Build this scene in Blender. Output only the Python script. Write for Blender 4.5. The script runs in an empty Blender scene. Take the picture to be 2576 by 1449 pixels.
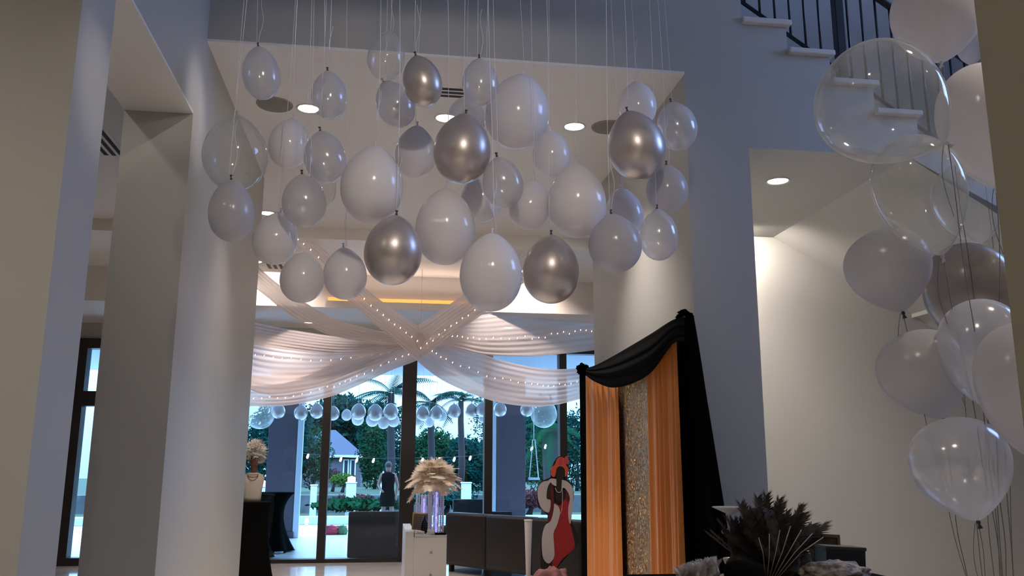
import bpy, bmesh, math, random
from mathutils import Vector, Matrix, noise
random.seed(7)
S = bpy.context.scene
COL = S.collection
W, H, F = 2576, 1449, 2180.0
HC = 1.5

# ------------------------------------------------------------ camera
yaw, pit, rol = math.radians(8.13), math.radians(11.8), math.radians(0.17)
FW = Vector((math.sin(yaw)*math.cos(pit), math.cos(yaw)*math.cos(pit), math.sin(pit)))
r0 = Vector((math.cos(yaw), -math.sin(yaw), 0)); u0 = r0.cross(FW)
RT = math.cos(rol)*r0 + math.sin(rol)*u0; UP = -math.sin(rol)*r0 + math.cos(rol)*u0
CP = Vector((0, 0, HC))
cam = bpy.data.cameras.new('camera'); camo = bpy.data.objects.new('camera', cam); COL.objects.link(camo)
cam.sensor_width = 36; cam.lens = 36*F/W; cam.clip_end = 500; cam.clip_start = .05
camo.matrix_world = Matrix(((RT.x, UP.x, -FW.x, CP.x), (RT.y, UP.y, -FW.y, CP.y), (RT.z, UP.z, -FW.z, CP.z), (0, 0, 0, 1)))
S.camera = camo

# ------------------------------------------------------------ world: dusk sky
wd = bpy.data.worlds.new('dusk_sky'); S.world = wd; wd.use_nodes = True
nt = wd.node_tree; bg = nt.nodes['Background']
tc = nt.nodes.new('ShaderNodeTexCoord'); sx = nt.nodes.new('ShaderNodeSeparateXYZ'); cr = nt.nodes.new('ShaderNodeValToRGB')
nt.links.new(tc.outputs['Generated'], sx.inputs[0]); nt.links.new(sx.outputs['Z'], cr.inputs[0]); nt.links.new(cr.outputs[0], bg.inputs[0])
cr.color_ramp.elements[0].position = 0.0; cr.color_ramp.elements[0].color = (.27, .49, .68, 1)
cr.color_ramp.elements[1].position = .45; cr.color_ramp.elements[1].color = (1.25, 2.3, 3.6, 1)
bg.inputs[1].default_value = 2.05

# ------------------------------------------------------------ large lights and exposure
def light(name, kind, loc, energy, color, target=None, **kw):
    l = bpy.data.lights.new(name, kind); l.energy = energy; l.color = color
    for k, v in kw.items(): setattr(l, k, v)
    o = bpy.data.objects.new(name, l); COL.objects.link(o); o.location = loc
    if target is not None: o.rotation_euler = (Vector(target)-Vector(loc)).to_track_quat('-Z', 'Y').to_euler()
    return o
BLUE = (.30, .48, 1.0); PINKW = (1.0, .80, .70); WARM = (1.0, .90, .76); NEUT = (1.0, .90, .80)
# dusk daylight falling through the tall stairwell window on the right
light('stairwell_window_light', 'AREA', (8.4, 4.3, 5.9), 165, BLUE, (1.0, 5.8, 4.4), shape='RECTANGLE', size=2.4, size_y=2.2)
# hall lamps behind the viewer
HALL = [(-.4, -1.8), (1.6, -1.8), (-.5, .2), (2.9, 2.2), (-2.6, 1.2), (4.6, 1.4)]
for i, (x, y) in enumerate(HALL):
    light('hall_lamp_light', 'SPOT', (x, y, 4.5), (190, 190, 75, 60, 105, 36)[i], WARM, (x, y+.3, 0), spot_size=math.radians((96, 96, 150, 90, 140, 96)[i]), spot_blend=.8, shadow_soft_size=.07)
# fill spot added to brighten the hanging balloons, not a fitting of the hall
light('balloon_fill_spot', 'SPOT', (.5, .5, 4.35), 155, NEUT, (.35, 5.0, 3.55), spot_size=math.radians(48), spot_blend=.8, shadow_soft_size=.09)
S.view_settings.view_transform = 'Standard'; S.view_settings.look = 'None'
S.view_settings.exposure = 0.3; S.view_settings.gamma = 1.0; S.view_settings.use_curve_mapping = False
S.cycles.transparent_max_bounces = 24; S.cycles.max_bounces = 9; S.cycles.sample_clamp_indirect = 4.0
S.cycles.use_denoising = True; S.cycles.caustics_reflective = False; S.cycles.caustics_refractive = False

# ------------------------------------------------------------ point helpers
def ray(x, y): return FW + RT*((x-W/2)/F) - UP*((y-H/2)/F)
def at(x, y, Y): d = ray(x, y); return CP + d*(Y/d.y)
def atx(x, y, X): d = ray(x, y); return CP + d*(X/d.x)
def atz(x, y, z): d = ray(x, y); return CP + d*((z-HC)/d.z)

# ------------------------------------------------------------ materials
MATS = {}
def mat(name, col, rough=.6, metal=0, **kw):
    if name in MATS: return MATS[name]
    m = bpy.data.materials.new(name); m.use_nodes = True; n = m.node_tree; b = n.nodes['Principled BSDF']
    if name.startswith('leaf'): kw['spec'] = 0.0
    b.inputs['Base Color'].default_value = (*col, 1); b.inputs['Roughness'].default_value = rough; b.inputs['Metallic'].default_value = metal
    if 'spec' in kw: b.inputs['Specular IOR Level'].default_value = kw['spec']
    if 'coat' in kw: b.inputs['Coat Weight'].default_value = kw['coat']; b.inputs['Coat Roughness'].default_value = .15
    if 'sheen' in kw: b.inputs['Sheen Weight'].default_value = kw['sheen']
    if 'emit' in kw: b.inputs['Emission Color'].default_value = (*kw['emit'], 1); b.inputs['Emission Strength'].default_value = kw.get('power', 1)
    if 'var' in kw or 'bump' in kw:
        t = n.nodes.new('ShaderNodeTexNoise'); t.inputs['Scale'].default_value = kw.get('scale', 8); t.inputs['Detail'].default_value = 6
        c = n.nodes.new('ShaderNodeTexCoord'); n.links.new(c.outputs['Object'], t.inputs['Vector'])
        if 'var' in kw:
            r = n.nodes.new('ShaderNodeValToRGB'); n.links.new(t.outputs['Fac'], r.inputs[0]); n.links.new(r.outputs[0], b.inputs['Base Color'])
            v = kw['var']; r.color_ramp.elements[0].position = .3; r.color_ramp.elements[1].position = .7
            r.color_ramp.elements[0].color = (*[max(0, a*(1-v)) for a in col], 1); r.color_ramp.elements[1].color = (*[min(1, a*(1+v)) for a in col], 1)
        if 'bump' in kw:
            u = n.nodes.new('ShaderNodeBump'); u.inputs['Strength'].default_value = kw['bump']; u.inputs['Distance'].default_value = .01
            n.links.new(t.outputs['Fac'], u.inputs['Height']); n.links.new(u.outputs[0], b.inputs['Normal'])
    MATS[name] = m; return m
def emis(name, col, power):
    m = bpy.data.materials.new(name); m.use_nodes = True; n = m.node_tree; n.nodes.clear()
    e = n.nodes.new('ShaderNodeEmission'); o = n.nodes.new('ShaderNodeOutputMaterial'); e.inputs[0].default_value = (*col, 1); e.inputs[1].default_value = power
    n.links.new(e.outputs[0], o.inputs[0]); MATS[name] = m; return m
def film(name, col, clear, rimclear, transl=.5, rough=.18, gloss=.06, glossmax=.35, tint=(1, 1, 1)):
    """thin skin: transparent where seen face on, denser towards the rim, part diffuse part translucent, glossy film on top"""
    m = bpy.data.materials.new(name); m.use_nodes = True; n = m.node_tree; n.nodes.clear(); N = n.nodes.new; L = n.links.new
    o = N('ShaderNodeOutputMaterial'); d = N('ShaderNodeBsdfDiffuse'); t = N('ShaderNodeBsdfTranslucent'); a = N('ShaderNodeMixShader'); a.inputs[0].default_value = transl
    d.inputs[0].default_value = (*col, 1); t.inputs[0].default_value = (*col, 1); L(d.outputs[0], a.inputs[1]); L(t.outputs[0], a.inputs[2])
    tr = N('ShaderNodeBsdfTransparent'); tr.inputs[0].default_value = (*tint, 1); lw = N('ShaderNodeLayerWeight'); lw.inputs[0].default_value = .35
    mr = N('ShaderNodeMapRange'); mr.inputs['From Min'].default_value = 0; mr.inputs['From Max'].default_value = .75; mr.inputs['To Min'].default_value = clear; mr.inputs['To Max'].default_value = rimclear
    pw = N('ShaderNodeMath'); pw.operation = 'POWER'; pw.inputs[1].default_value = 2.2; L(lw.outputs['Facing'], pw.inputs[0]); L(pw.outputs[0], mr.inputs[0])
    b = N('ShaderNodeMixShader'); L(mr.outputs[0], b.inputs[0]); L(a.outputs[0], b.inputs[1]); L(tr.outputs[0], b.inputs[2])
    g = N('ShaderNodeBsdfGlossy'); g.inputs['Roughness'].default_value = rough; g.inputs[0].default_value = (1, 1, 1, 1)
    mg = N('ShaderNodeMapRange'); mg.inputs['To Min'].default_value = gloss; mg.inputs['To Max'].default_value = glossmax; L(pw.outputs[0], mg.inputs[0])
    c = N('ShaderNodeMixShader'); L(mg.outputs[0], c.inputs[0]); L(b.outputs[0], c.inputs[1]); L(g.outputs[0], c.inputs[2]); L(c.outputs[0], o.inputs[0])
    MATS[name] = m; return m

WALL = mat('wall_paint', (.45, .44, .415), .55, bump=.03, scale=60)
CEIL = mat('ceiling_paint', (.84, .80, .76), .7, bump=.02, scale=50)
DARKFR = mat('bronze_window_frame', (.022, .018, .016), .45)
MARBLE = mat('polished_marble', (.80, .75, .70), .09, var=.08, scale=2.2)
BLACKM = mat('black_iron', (.01, .01, .012), .4)
WHITEP = mat('white_gloss', (.72, .70, .68), .35)
TREAD = mat('tread_stone', (.66, .63, .60), .4)
LATEX = film('white_latex', (.94, .90, .91), .07, .02, .2, .16, .04, .3)
LATEXG = film('grey_white_latex', (.66, .64, .66), .12, .03, .35, .2, .035, .12)
PEARL = film('pearl_latex', (.74, .72, .74), .5, .2, .35, .16, .09, .30)
CLEAR = film('clear_latex', (.66, .66, .63), .80, .30, .4, .08, .04, .35)
SMOKE = film('smoky_latex', (.40, .36, .33), .45, .1, .3, .22, .10, .3, tint=(.75, .68, .62))
SILVER = mat('silver_pearl_latex', (.54, .48, .455), .34, .6, coat=.35)
KNOTD = mat('dark_knot', (.05, .045, .04), .4)
RIBBON = mat('white_ribbon', (.8, .8, .84), .35)
SHEER = film('sheer_white_voile', (.92, .84, .82), .10, .02, .5, .5, .01, .03)
BLACKC = mat('black_fabric', (.005, .005, .005), 1.0, spec=.03)
ORANGE = mat('burnt_orange_satin', (.60, .20, .035), .5, sheen=.2)
LEATHER = mat('dark_brown_leather', (.018, .014, .011), .5, bump=.2, scale=30)
FEATHW = film('cream_feather', (.92, .82, .72), .0, .0, .45, .6, .0, .02)
FEATHD = mat('dark_brown_feather', (.050, .036, .028), .8, var=.5, scale=20)
LAMP = emis('lamp_diffuser', (1, .93, .84), 14)
BULB = emis('warm_fairy_bulb', (1, .60, .46), 5)

# ------------------------------------------------------------ mesh helpers
def link(name, me, m, parent=None):
    o = bpy.data.objects.new(name, me); COL.objects.link(o)
    if m is not None: me.materials.append(m)
    if parent is not None: o.parent = parent
    return o
def mk(name, bm, m, parent=None, smooth=False):
    me = bpy.data.meshes.new(name)
    bmesh.ops.recalc_face_normals(bm, faces=bm.faces)
    bm.to_mesh(me); bm.free()
    if smooth:
        for p in me.polygons: p.use_smooth = True
    return link(name, me, m, parent)
def raw(name, vs, fs, m, parent=None, smooth=True):
    me = bpy.data.meshes.new(name); me.from_pydata([tuple(v) for v in vs], [], fs); me.update()
    if smooth:
        for p in me.polygons: p.use_smooth = True
    return link(name, me, m, parent)
def bx(bm, x0, x1, y0, y1, z0, z1, bev=0, M=None):
    r = bmesh.ops.create_cube(bm, size=1); vs = r['verts']
    for v in vs:
        v.co = Vector(((x0+x1)/2+v.co.x*(x1-x0), (y0+y1)/2+v.co.y*(y1-y0), (z0+z1)/2+v.co.z*(z1-z0)))
    if bev:
        es = list({e for v in vs for e in v.link_edges}); r2 = bmesh.ops.bevel(bm, geom=es, offset=bev, segments=3, affect='EDGES', profile=.5)
        vs = list({v for f in r2['faces'] for v in f.verts} | {v for v in vs if v.is_valid})
    if M is not None: bmesh.ops.transform(bm, matrix=M, verts=vs)
def box(name, x0, x1, y0, y1, z0, z1, m, parent=None, bev=0):
    bm = bmesh.new(); bx(bm, x0, x1, y0, y1, z0, z1, bev); return mk(name, bm, m, parent)
def struct(o): o['kind'] = 'structure'; return o
def tag(o, label, cat, group=None):
    o['label'] = label; o['category'] = cat
    if group: o['group'] = group
    return o
def thing(name, label, cat, loc=(0, 0, 0), rz=0, group=None):
    o = bpy.data.objects.new(name, None); COL.objects.link(o); o.location = loc; o.rotation_euler = (0, 0, rz); o.empty_display_size = .1
    return tag(o, label, cat, group)
def lathe_geo(prof, n=32):
    vs, fs = [], []
    for r, z in prof:
        for i in range(n): a = 2*math.pi*i/n; vs.append((r*math.cos(a), r*math.sin(a), z))
    for j in range(len(prof)-1):
        for i in range(n): fs.append((j*n+i, j*n+(i+1) % n, (j+1)*n+(i+1) % n, (j+1)*n+i))
    return vs, fs
def lathe(name, prof, m, parent=None, n=32, loc=(0, 0, 0)):
    vs, fs = lathe_geo(prof, n); o = raw(name, vs, fs, m, parent); o.location = loc; return o
def tube_geo(pts, r, n=6, vs=None, fs=None):
    vs = [] if vs is None else vs; fs = [] if fs is None else fs
    pts = [Vector(p) for p in pts]; b = len(vs); rr = r if callable(r) else (lambda t: r)
    for k, p in enumerate(pts):
        d = (pts[min(k+1, len(pts)-1)]-pts[max(k-1, 0)]).normalized()
        a = d.orthogonal().normalized() if abs(d.z) > .95 else d.cross(Vector((0, 0, 1))).normalized()
        if abs(d.z) > .95: a = (Vector((1, 0, 0))-d*d.x).normalized()
        c = d.cross(a); q = rr(k/max(1, len(pts)-1))
        for i in range(n): t = 2*math.pi*i/n; vs.append(p+a*q*math.cos(t)+c*q*math.sin(t))
    for k in range(len(pts)-1):
        for i in range(n): fs.append((b+k*n+i, b+k*n+(i+1) % n, b+(k+1)*n+(i+1) % n, b+(k+1)*n+i))
    fs.append(tuple(b+i for i in range(n))[::-1]); fs.append(tuple(b+(len(pts)-1)*n+i for i in range(n)))
    return vs, fs
def tube(name, pts, r, m, parent=None, n=6):
    vs, fs = tube_geo(pts, r, n); return raw(name, vs, fs, m, parent)
def lerp(a, b, t): return a+(b-a)*t
def cat_rom(P, n):
    """smooth path through tuples"""
    out = []; K = len(P)
    for i in range(K-1):
        p0, p1, p2, p3 = P[max(i-1, 0)], P[i], P[i+1], P[min(i+2, K-1)]
        for k in range(n):
            t = k/n; out.append(tuple(.5*((2*b)+(-a+c)*t+(2*a-5*b+4*c-d)*t*t+(-a+3*b-3*c+d)*t**3) for a, b, c, d in zip(p0, p1, p2, p3)))
    out.append(tuple(P[-1])); return out

# ------------------------------------------------------------ room shell
XL, XR, Y0 = -1.366, 2.207, 6.0
struct(box('floor', -8, 11, -6, 15.1, -.2, 0, MARBLE))
struct(box('wall_front', XL, XR, Y0, 6.35, 4.53, 7.4, WALL))                       # face above the wide opening
struct(box('wall_left', -1.81, XL, 5.77, 9.05, 0, 3.87, WALL))                     # side of the opening
struct(box('wall_left', -1.81, XL, 3.66, 9.05, 3.87, 7.4, WALL))                   # beam over the left aisle
struct(box('wall_left', -3.4, XL, 3.66, 4.07, 0, 3.87, WALL))                      # nearer pillar
struct(box('wall_left', -8, -7.8, -6, 15, 0, 7.4, WALL))
struct(box('wall_right', XR, 2.70, Y0, 9.12, 0, 7.4, WALL))                        # right pillar
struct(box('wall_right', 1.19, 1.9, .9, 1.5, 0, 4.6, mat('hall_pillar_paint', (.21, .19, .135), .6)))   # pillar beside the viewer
struct(box('wall_right', 10.8, 11, -6, 15, 0, 7.4, WALL))
struct(box('wall_right', 5.4, 5.6, 8.75, 15, 0, 4.6, WALL))
struct(box('wall_back', -8, 11, -6.2, -6, 0, 7.4, WALL))
struct(box('wall_front', 2.70, 10.8, 8.5, 8.75, 0, 3.94, WALL))
struct(box('wall_front', 2.20, 10.8, 11.6, 11.8, 4.7, 7.4, WALL))                  # far wall of the stairwell
struct(box('wall_left', 2.20, 2.70, 9.12, 11.6, 4.7, 7.4, WALL))
struct(box('floor', 2.20, 10.8, 9.12, 11.8, 4.70, 4.78, MARBLE))
struct(box('wall_front', 2.70, 10.8, 9.1, 9.2, 3.94, 4.78, WALL))
struct(box('floor', 2.70, 10.8, 8.75, 9.1, 3.84, 3.94, MARBLE))
struct(box('ceiling', 2.0, 10.8, 9.2, 11.8, 7.4, 7.6, CEIL))                     # wall behind and under the stair
struct(box('ceiling', -7.8, 10.8, -6, 3.2, 4.6, 4.8, CEIL))                        # low hall ceiling over the viewer
struct(box('ceiling', -7.8, 10.8, 3.1, 9.2, 7.4, 7.6, CEIL))
struct(box('wall_back', -7.8, 10.8, 3.0, 3.2, 4.8, 7.4, WALL))                     # upper wall of the tall hall, above the viewer
struct(box('ceiling', -7.8, -1.81, 3.2, 6.35, 4.51, 4.7, CEIL))
bm = bmesh.new(); bx(bm, XL, XR, 6.0, 10.9, 4.51, 4.53); bx(bm, XL, XR, 6.35, 10.9, 4.53, 4.7); bx(bm, -7.8, XL, 9.05, 10.9, 4.51, 4.7); bx(bm, -7.8, -1.81, 6.35, 9.05, 4.51, 4.7); bx(bm, XR, 5.4, 9.12, 10.9, 4.51, 4.7)
struct(mk('ceiling', bm, CEIL))
struct(box('ceiling', -1.81, XL, 4.07, 5.77, 3.855, 3.87, CEIL))  # paler sheet under the left beam, bounce light put into its colour
struct(box('ceiling', -7.8, 5.4, 10.9, 12.95, 4.36, 4.7, CEIL))
struct(box('ceiling', -7.8, 5.4, 12.95, 15, 3.85, 4.7, CEIL))
struct(box('wall_far', -7.8, -5.12, 15, 15.2, 0, 3.85, WALL))
struct(box('wall_far', -4.0, -3.0, 15, 15.2, 0, 3.85, WALL))
struct(box('wall_far', -5.12, -4.0, 15, 15.2, 3.58, 3.85, WALL))
struct(box('wall_far', -3.0, 5.4, 15, 15.2, 3.58, 3.85, WALL))
# stair block: flat landing underside then sloping soffit
def sill(u): return 3.94 if u < 4.04 else 3.94-.52*(u-4.04)
bm = bmesh.new(); prof = [(2.70, 3.94), (4.04, 3.94), (5.6, 3.13), (10.0, .2)]
steps = []; x, z = 2.70, 5.24
TR = [(3.11, 5.0), (3.465, 4.765), (3.82, 4.53), (4.175, 4.295), (4.53, 4.06)]
top = [(2.70, 4.985)]
k = 0; X, Z = 3.08, 4.985
while X < 9.2: top += [(X, Z), (X, Z-.235)]; X += .355; Z -= .235
outer = prof[:4]+[(10.0, max(Z, .25))]+top[::-1]
vs = [(a, Y0+0.02, b) for a, b in outer]+[(a, 8.53, b) for a, b in outer]; n = len(outer)
stair = thing('staircase', 'white staircase with stone treads descending right beside the pilaster', 'staircase', (2.7, 6, 3.94))
def put(o, parent): o.parent = parent; o.matrix_parent_inverse = Matrix.Translation(-Vector(parent.location)) if parent.rotation_euler.z == 0 else parent.matrix_world.inverted(); return o
b2 = bmesh.new(); bv = [b2.verts.new(v) for v in vs]
b2.faces.new(bv[:n]); b2.faces.new(bv[n:][::-1])
for i in range(n): b2.faces.new((bv[i], bv[(i+1) % n], bv[n+(i+1) % n], bv[n+i]))
put(mk('stringer', b2, WALL), stair)
X, Z = 3.08, 4.985
for i in range(6):
    put(box('tread', X-.36 if i else 2.70, X+.03, 5.97, 8.49, Z, Z+.045, TREAD, bev=.01), stair); X += .355; Z -= .235
# railing behind the step edge
rl = thing('stair_railing', 'black iron stair railing with slim balusters and thick post', 'railing', (2.86, 6.15, 5.2))
def rz_(x, base): return base-.68*(x-2.86)
put(tube('bottom_rail', [(2.3, 6.15, rz_(2.3, 5.20)), (6.5, 6.15, rz_(6.5, 5.20))], .020, BLACKM, n=4), rl)
put(tube('handrail', [(2.3, 6.15, rz_(2.3, 6.16)), (6.5, 6.15, rz_(6.5, 6.16))], .028, BLACKM, n=8), rl)
put(box('newel_post', 3.575, 3.65, 6.115, 6.19, 4.45, 6.1, BLACKM, bev=.006), rl)
for i in range(22):
    bxp = 2.80+i*.128
    if abs(bxp-3.61) < .05: continue
    put(tube('baluster', [(bxp, 6.15, rz_(bxp, 5.20)), (bxp, 6.15, rz_(bxp, 6.16))], .011, BLACKM, n=6), rl)

# windows ---------------------------------------------------------------
def glassmat():
    m = bpy.data.materials.new('window_glass'); m.use_nodes = True; n = m.node_tree; n.nodes.clear(); N = n.nodes.new
    o = N('ShaderNodeOutputMaterial'); t = N('ShaderNodeBsdfTransparent'); g = N('ShaderNodeBsdfGlossy'); g.inputs['Roughness'].default_value = .0
    t.inputs[0].default_value = (.95, .98, 1, 1); x = N('ShaderNodeMixShader'); f = N('ShaderNodeFresnel'); f.inputs[0].default_value = 1.5
    n.links.new(f.outputs[0], x.inputs[0]); n.links.new(t.outputs[0], x.inputs[1]); n.links.new(g.outputs[0], x.inputs[2]); n.links.new(x.outputs[0], o.inputs[0]); return m
GLASS = glassmat()
w1 = bpy.data.objects.new('window_1', None); COL.objects.link(w1); w1['kind'] = 'structure'
fr = bmesh.new(); bx(fr, -3.0, 5.4, 14.95, 15.15, 3.50, 3.58); bx(fr, -3.0, 5.4, 14.95, 15.15, 0, .06); bx(fr, -3.0, -2.9, 14.95, 15.15, 0, 3.5); bx(fr, 5.3, 5.4, 14.95, 15.15, 0, 3.5)
mk('window_frame', fr, DARKFR, w1)
for a, b in ((810, 830), (1009, 1045), (1218, 1238), (1407, 1425)):
    xa, xb = at(a, 1100, 15).x, at(b, 1100, 15).x; box('mullion', xa, xb, 14.93, 15.15, .04, 3.52, DARKFR, w1)
box('glass_pane', -2.92, 5.32, 15.04, 15.05, .05, 3.52, GLASS, w1)
w2 = bpy.data.objects.new('window_2', None); COL.objects.link(w2); w2['kind'] = 'structure'
fr = bmesh.new(); bx(fr, -5.12, -4.88, 14.93, 15.15, 0, 3.58); bx(fr, -4.1, -4.0, 14.93, 15.15, 0, 3.58); bx(fr, -4.88, -4.1, 14.93, 15.15, 3.42, 3.58); bx(fr, -4.88, -4.1, 14.93, 15.15, 2.48, 2.72); bx(fr, -4.88, -4.1, 14.93, 15.15, 0, .12)
mk('window_frame', fr, DARKFR, w2)
box('glass_pane', -4.9, -4.08, 15.04, 15.05, .1, 3.45, GLASS, w2)

# ------------------------------------------------------------ ceiling fittings
def downlight(x, y, z, label, energy=40, r=.085, color=NEUT, target=None, size=100, blend=.6, group='recessed ceiling downlights'):
    t = thing('downlight', label, 'downlight', (x, y, z), 0, group)
    lathe('trim_ring', [(r*1.0, -.002), (r*1.18, -.012), (r*1.22, -.004), (r*1.2, 0)], WHITEP, t, 28)
    lathe('diffuser', [(0, -.006), (r*.6, -.006), (r*1.0, -.002)], LAMP, t, 28)
    if energy: light('downlight_beam', 'SPOT', (x, y, z-.03), energy, color, target or (x, y+.001, 0), spot_size=math.radians(size), spot_blend=blend, shadow_soft_size=.05)
    return t
downlight(-.745, 7.11, 4.51, 'glowing round downlight left of the three in the soffit behind the hanging balloons', 120, size=62, blend=1)
downlight(.431, 7.14, 4.51, 'glowing round downlight beside the slotted vent, half hidden by a big silver balloon', 260, size=75, blend=1)
downlight(1.583, 7.16, 4.51, 'glowing round downlight in the soffit near the right grey speaker disc', 240, size=85, blend=1)
downlight(3.275, 6.73, 3.94, 'glowing round downlight under the staircase beside the grey pilaster', 95, size=120, blend=.8)
downlight(3.40, 8.12, 3.94, 'round downlight close to the wall under the stairs, hidden by the grey pilaster', 95, target=(4.0, 8.5, 3.3), size=135, blend=.9)
downlight(2.95, 7.4, 3.94, 'round downlight behind the grey pilaster under the stairs', 110, size=140)
downlight(-1.32, 14.4, 3.85, 'small round downlight above the left white swags near the window', 80, color=PINKW, r=.07, size=150)
downlight(2.0, 14.4, 3.85, 'small round downlight shining through the right white drape', 60, color=PINKW, r=.07, size=150)
downlight(1.95, 12.3, 4.36, 'round downlight washing the top of the right white drape', 85, color=PINKW, r=.08, target=(2.05, 13.2, 3.2), size=110)
downlight(-1.9, 12.3, 4.36, 'added fill downlight brightening the top of the left white drape', 110, color=PINKW, r=.08, target=(-1.7, 13.6, 3.0), size=110)  # unseen lamp added so the left drape is lit from the front
for i, (x, y) in enumerate(HALL):
    downlight(x, y, 4.6, 'round downlight in the low hall ceiling', 0, r=.09, group='hall downlights')
downlight(-2.35, 4.7, 4.51, 'added fill downlight over the left side aisle, out of view', 16, size=150)  # out-of-view fill added to lift the front of the farther left column
for (x, y), l in (((-1.02, 7.06), 'flat grey round ceiling speaker above the left balloons'), ((1.885, 7.12), 'flat grey round ceiling speaker beside the large right silver balloon')):
    t = thing('ceiling_speaker', l, 'speaker', (x, y, 4.51), 0, 'ceiling speakers')
    lathe('grille', [(0, -.012), (.13, -.012), (.139, -.008)], mat('speaker_grille', (.22, .20, .18), .8), t, 36)
    lathe('rim', [(.139, -.008), (.146, -.014), (.152, -.006), (.152, 0)], mat('speaker_rim', (.3, .27, .25), .6), t, 36)
DARKV = mat('vent_dark', (.02, .018, .016), .8)
def vent(x, y, z, wx, wy, nslot, label, along='x'):
    t = thing('ceiling_vent', label, 'vent', (x, y, z), 0, 'slotted ceiling vents')
    bm = bmesh.new(); bx(bm, -wx/2-.02, wx/2+.02, -wy/2-.02, wy/2+.02, -.006, 0); mk('plate', bm, CEIL, t)
    for i in range(nslot):
        bm = bmesh.new()
        if along == 'x': q = -wy/2+(i+.5)*wy/nslot; bx(bm, -wx/2, wx/2, q-wy/nslot*.27, q+wy/nslot*.27, -.009, -.004)
        else: q = -wx/2+(i+.5)*wx/nslot; bx(bm, q-wx/nslot*.27, q+wx/nslot*.27, -wy/2, wy/2, -.009, -.004)
        mk('slot', bm, DARKV, t)
    return t
vent(.40, 6.60, 4.51, .30, .20, 3, 'small vent with dark slots beside the topmost silver balloon')
vent(-2.73, 8.15, 4.51, .22, .78, 3, 'long vent with three dark slots over the left side aisle', 'y')
vent(-1.62, 12.55, 4.36, .34, .3, 4, 'dark vent above the lower left white balloons', 'y')
vent(-1.38, 13.3, 3.85, .24, .24, 3, 'small dark vent over the left white swags', 'y')
vent(2.02, 12.62, 4.36, .3, .26, 3, 'small dark vent beside the bright spot on the right drape', 'y')
# glowing cove in the step between the two ceilings
downlight(.55, 10.35, 4.51, 'added fill downlight over the white cabinet, hidden behind the big central white balloon', 130, size=60, blend=1)  # hidden lamp added to brighten the feather centerpiece below
downlight(-1.5, 10.35, 4.51, 'added fill downlight in the rear soffit behind the left white balloons', 260, size=110, blend=1)  # hidden fill added for the dark floor and bust in the far room
downlight(2.3, 10.35, 4.51, 'added fill downlight in the rear soffit near the sofa, hidden by balloons', 150, size=100, blend=1)  # hidden fill added to brighten the far room around the sofa
cv = thing('cove_light', 'orange glowing cove light strip behind the crossed drapes', 'cove light', (.2, 12.93, 3.9))
cm = bmesh.new(); bx(cm, -1.15, 1.15, -.10, -.085, -.06, .03); bx(cm, -1.15, 1.15, -.10, .02, -.075, -.06); mk('cove_ledge', cm, CEIL, cv)
cm = bmesh.new(); bx(cm, -1.12, 1.12, .0, .016, -.045, .10); mk('glowing_strip', cm, emis('amber_glow', (1, .40, .10), 1.3), cv)
light('cove_glow', 'AREA', (.2, 12.80, 3.95), 5, (1, .80, .70), (.2, 12.2, 4.5), shape='RECTANGLE', size=2.2, size_y=.08)
# accent pool of light on the left wall and pillar
light('wall_accent', 'SPOT', (2.6, 3.9, 6.9), 420, NEUT, (-1.366, 5.86, 3.92), spot_size=math.radians(8), spot_blend=1, shadow_soft_size=.04)
light('wall_accent', 'SPOT', (1.0, 2.7, 4.5), 75, NEUT, (-1.366, 3.95, 3.2), spot_size=math.radians(13), spot_blend=1, shadow_soft_size=.03)

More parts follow.
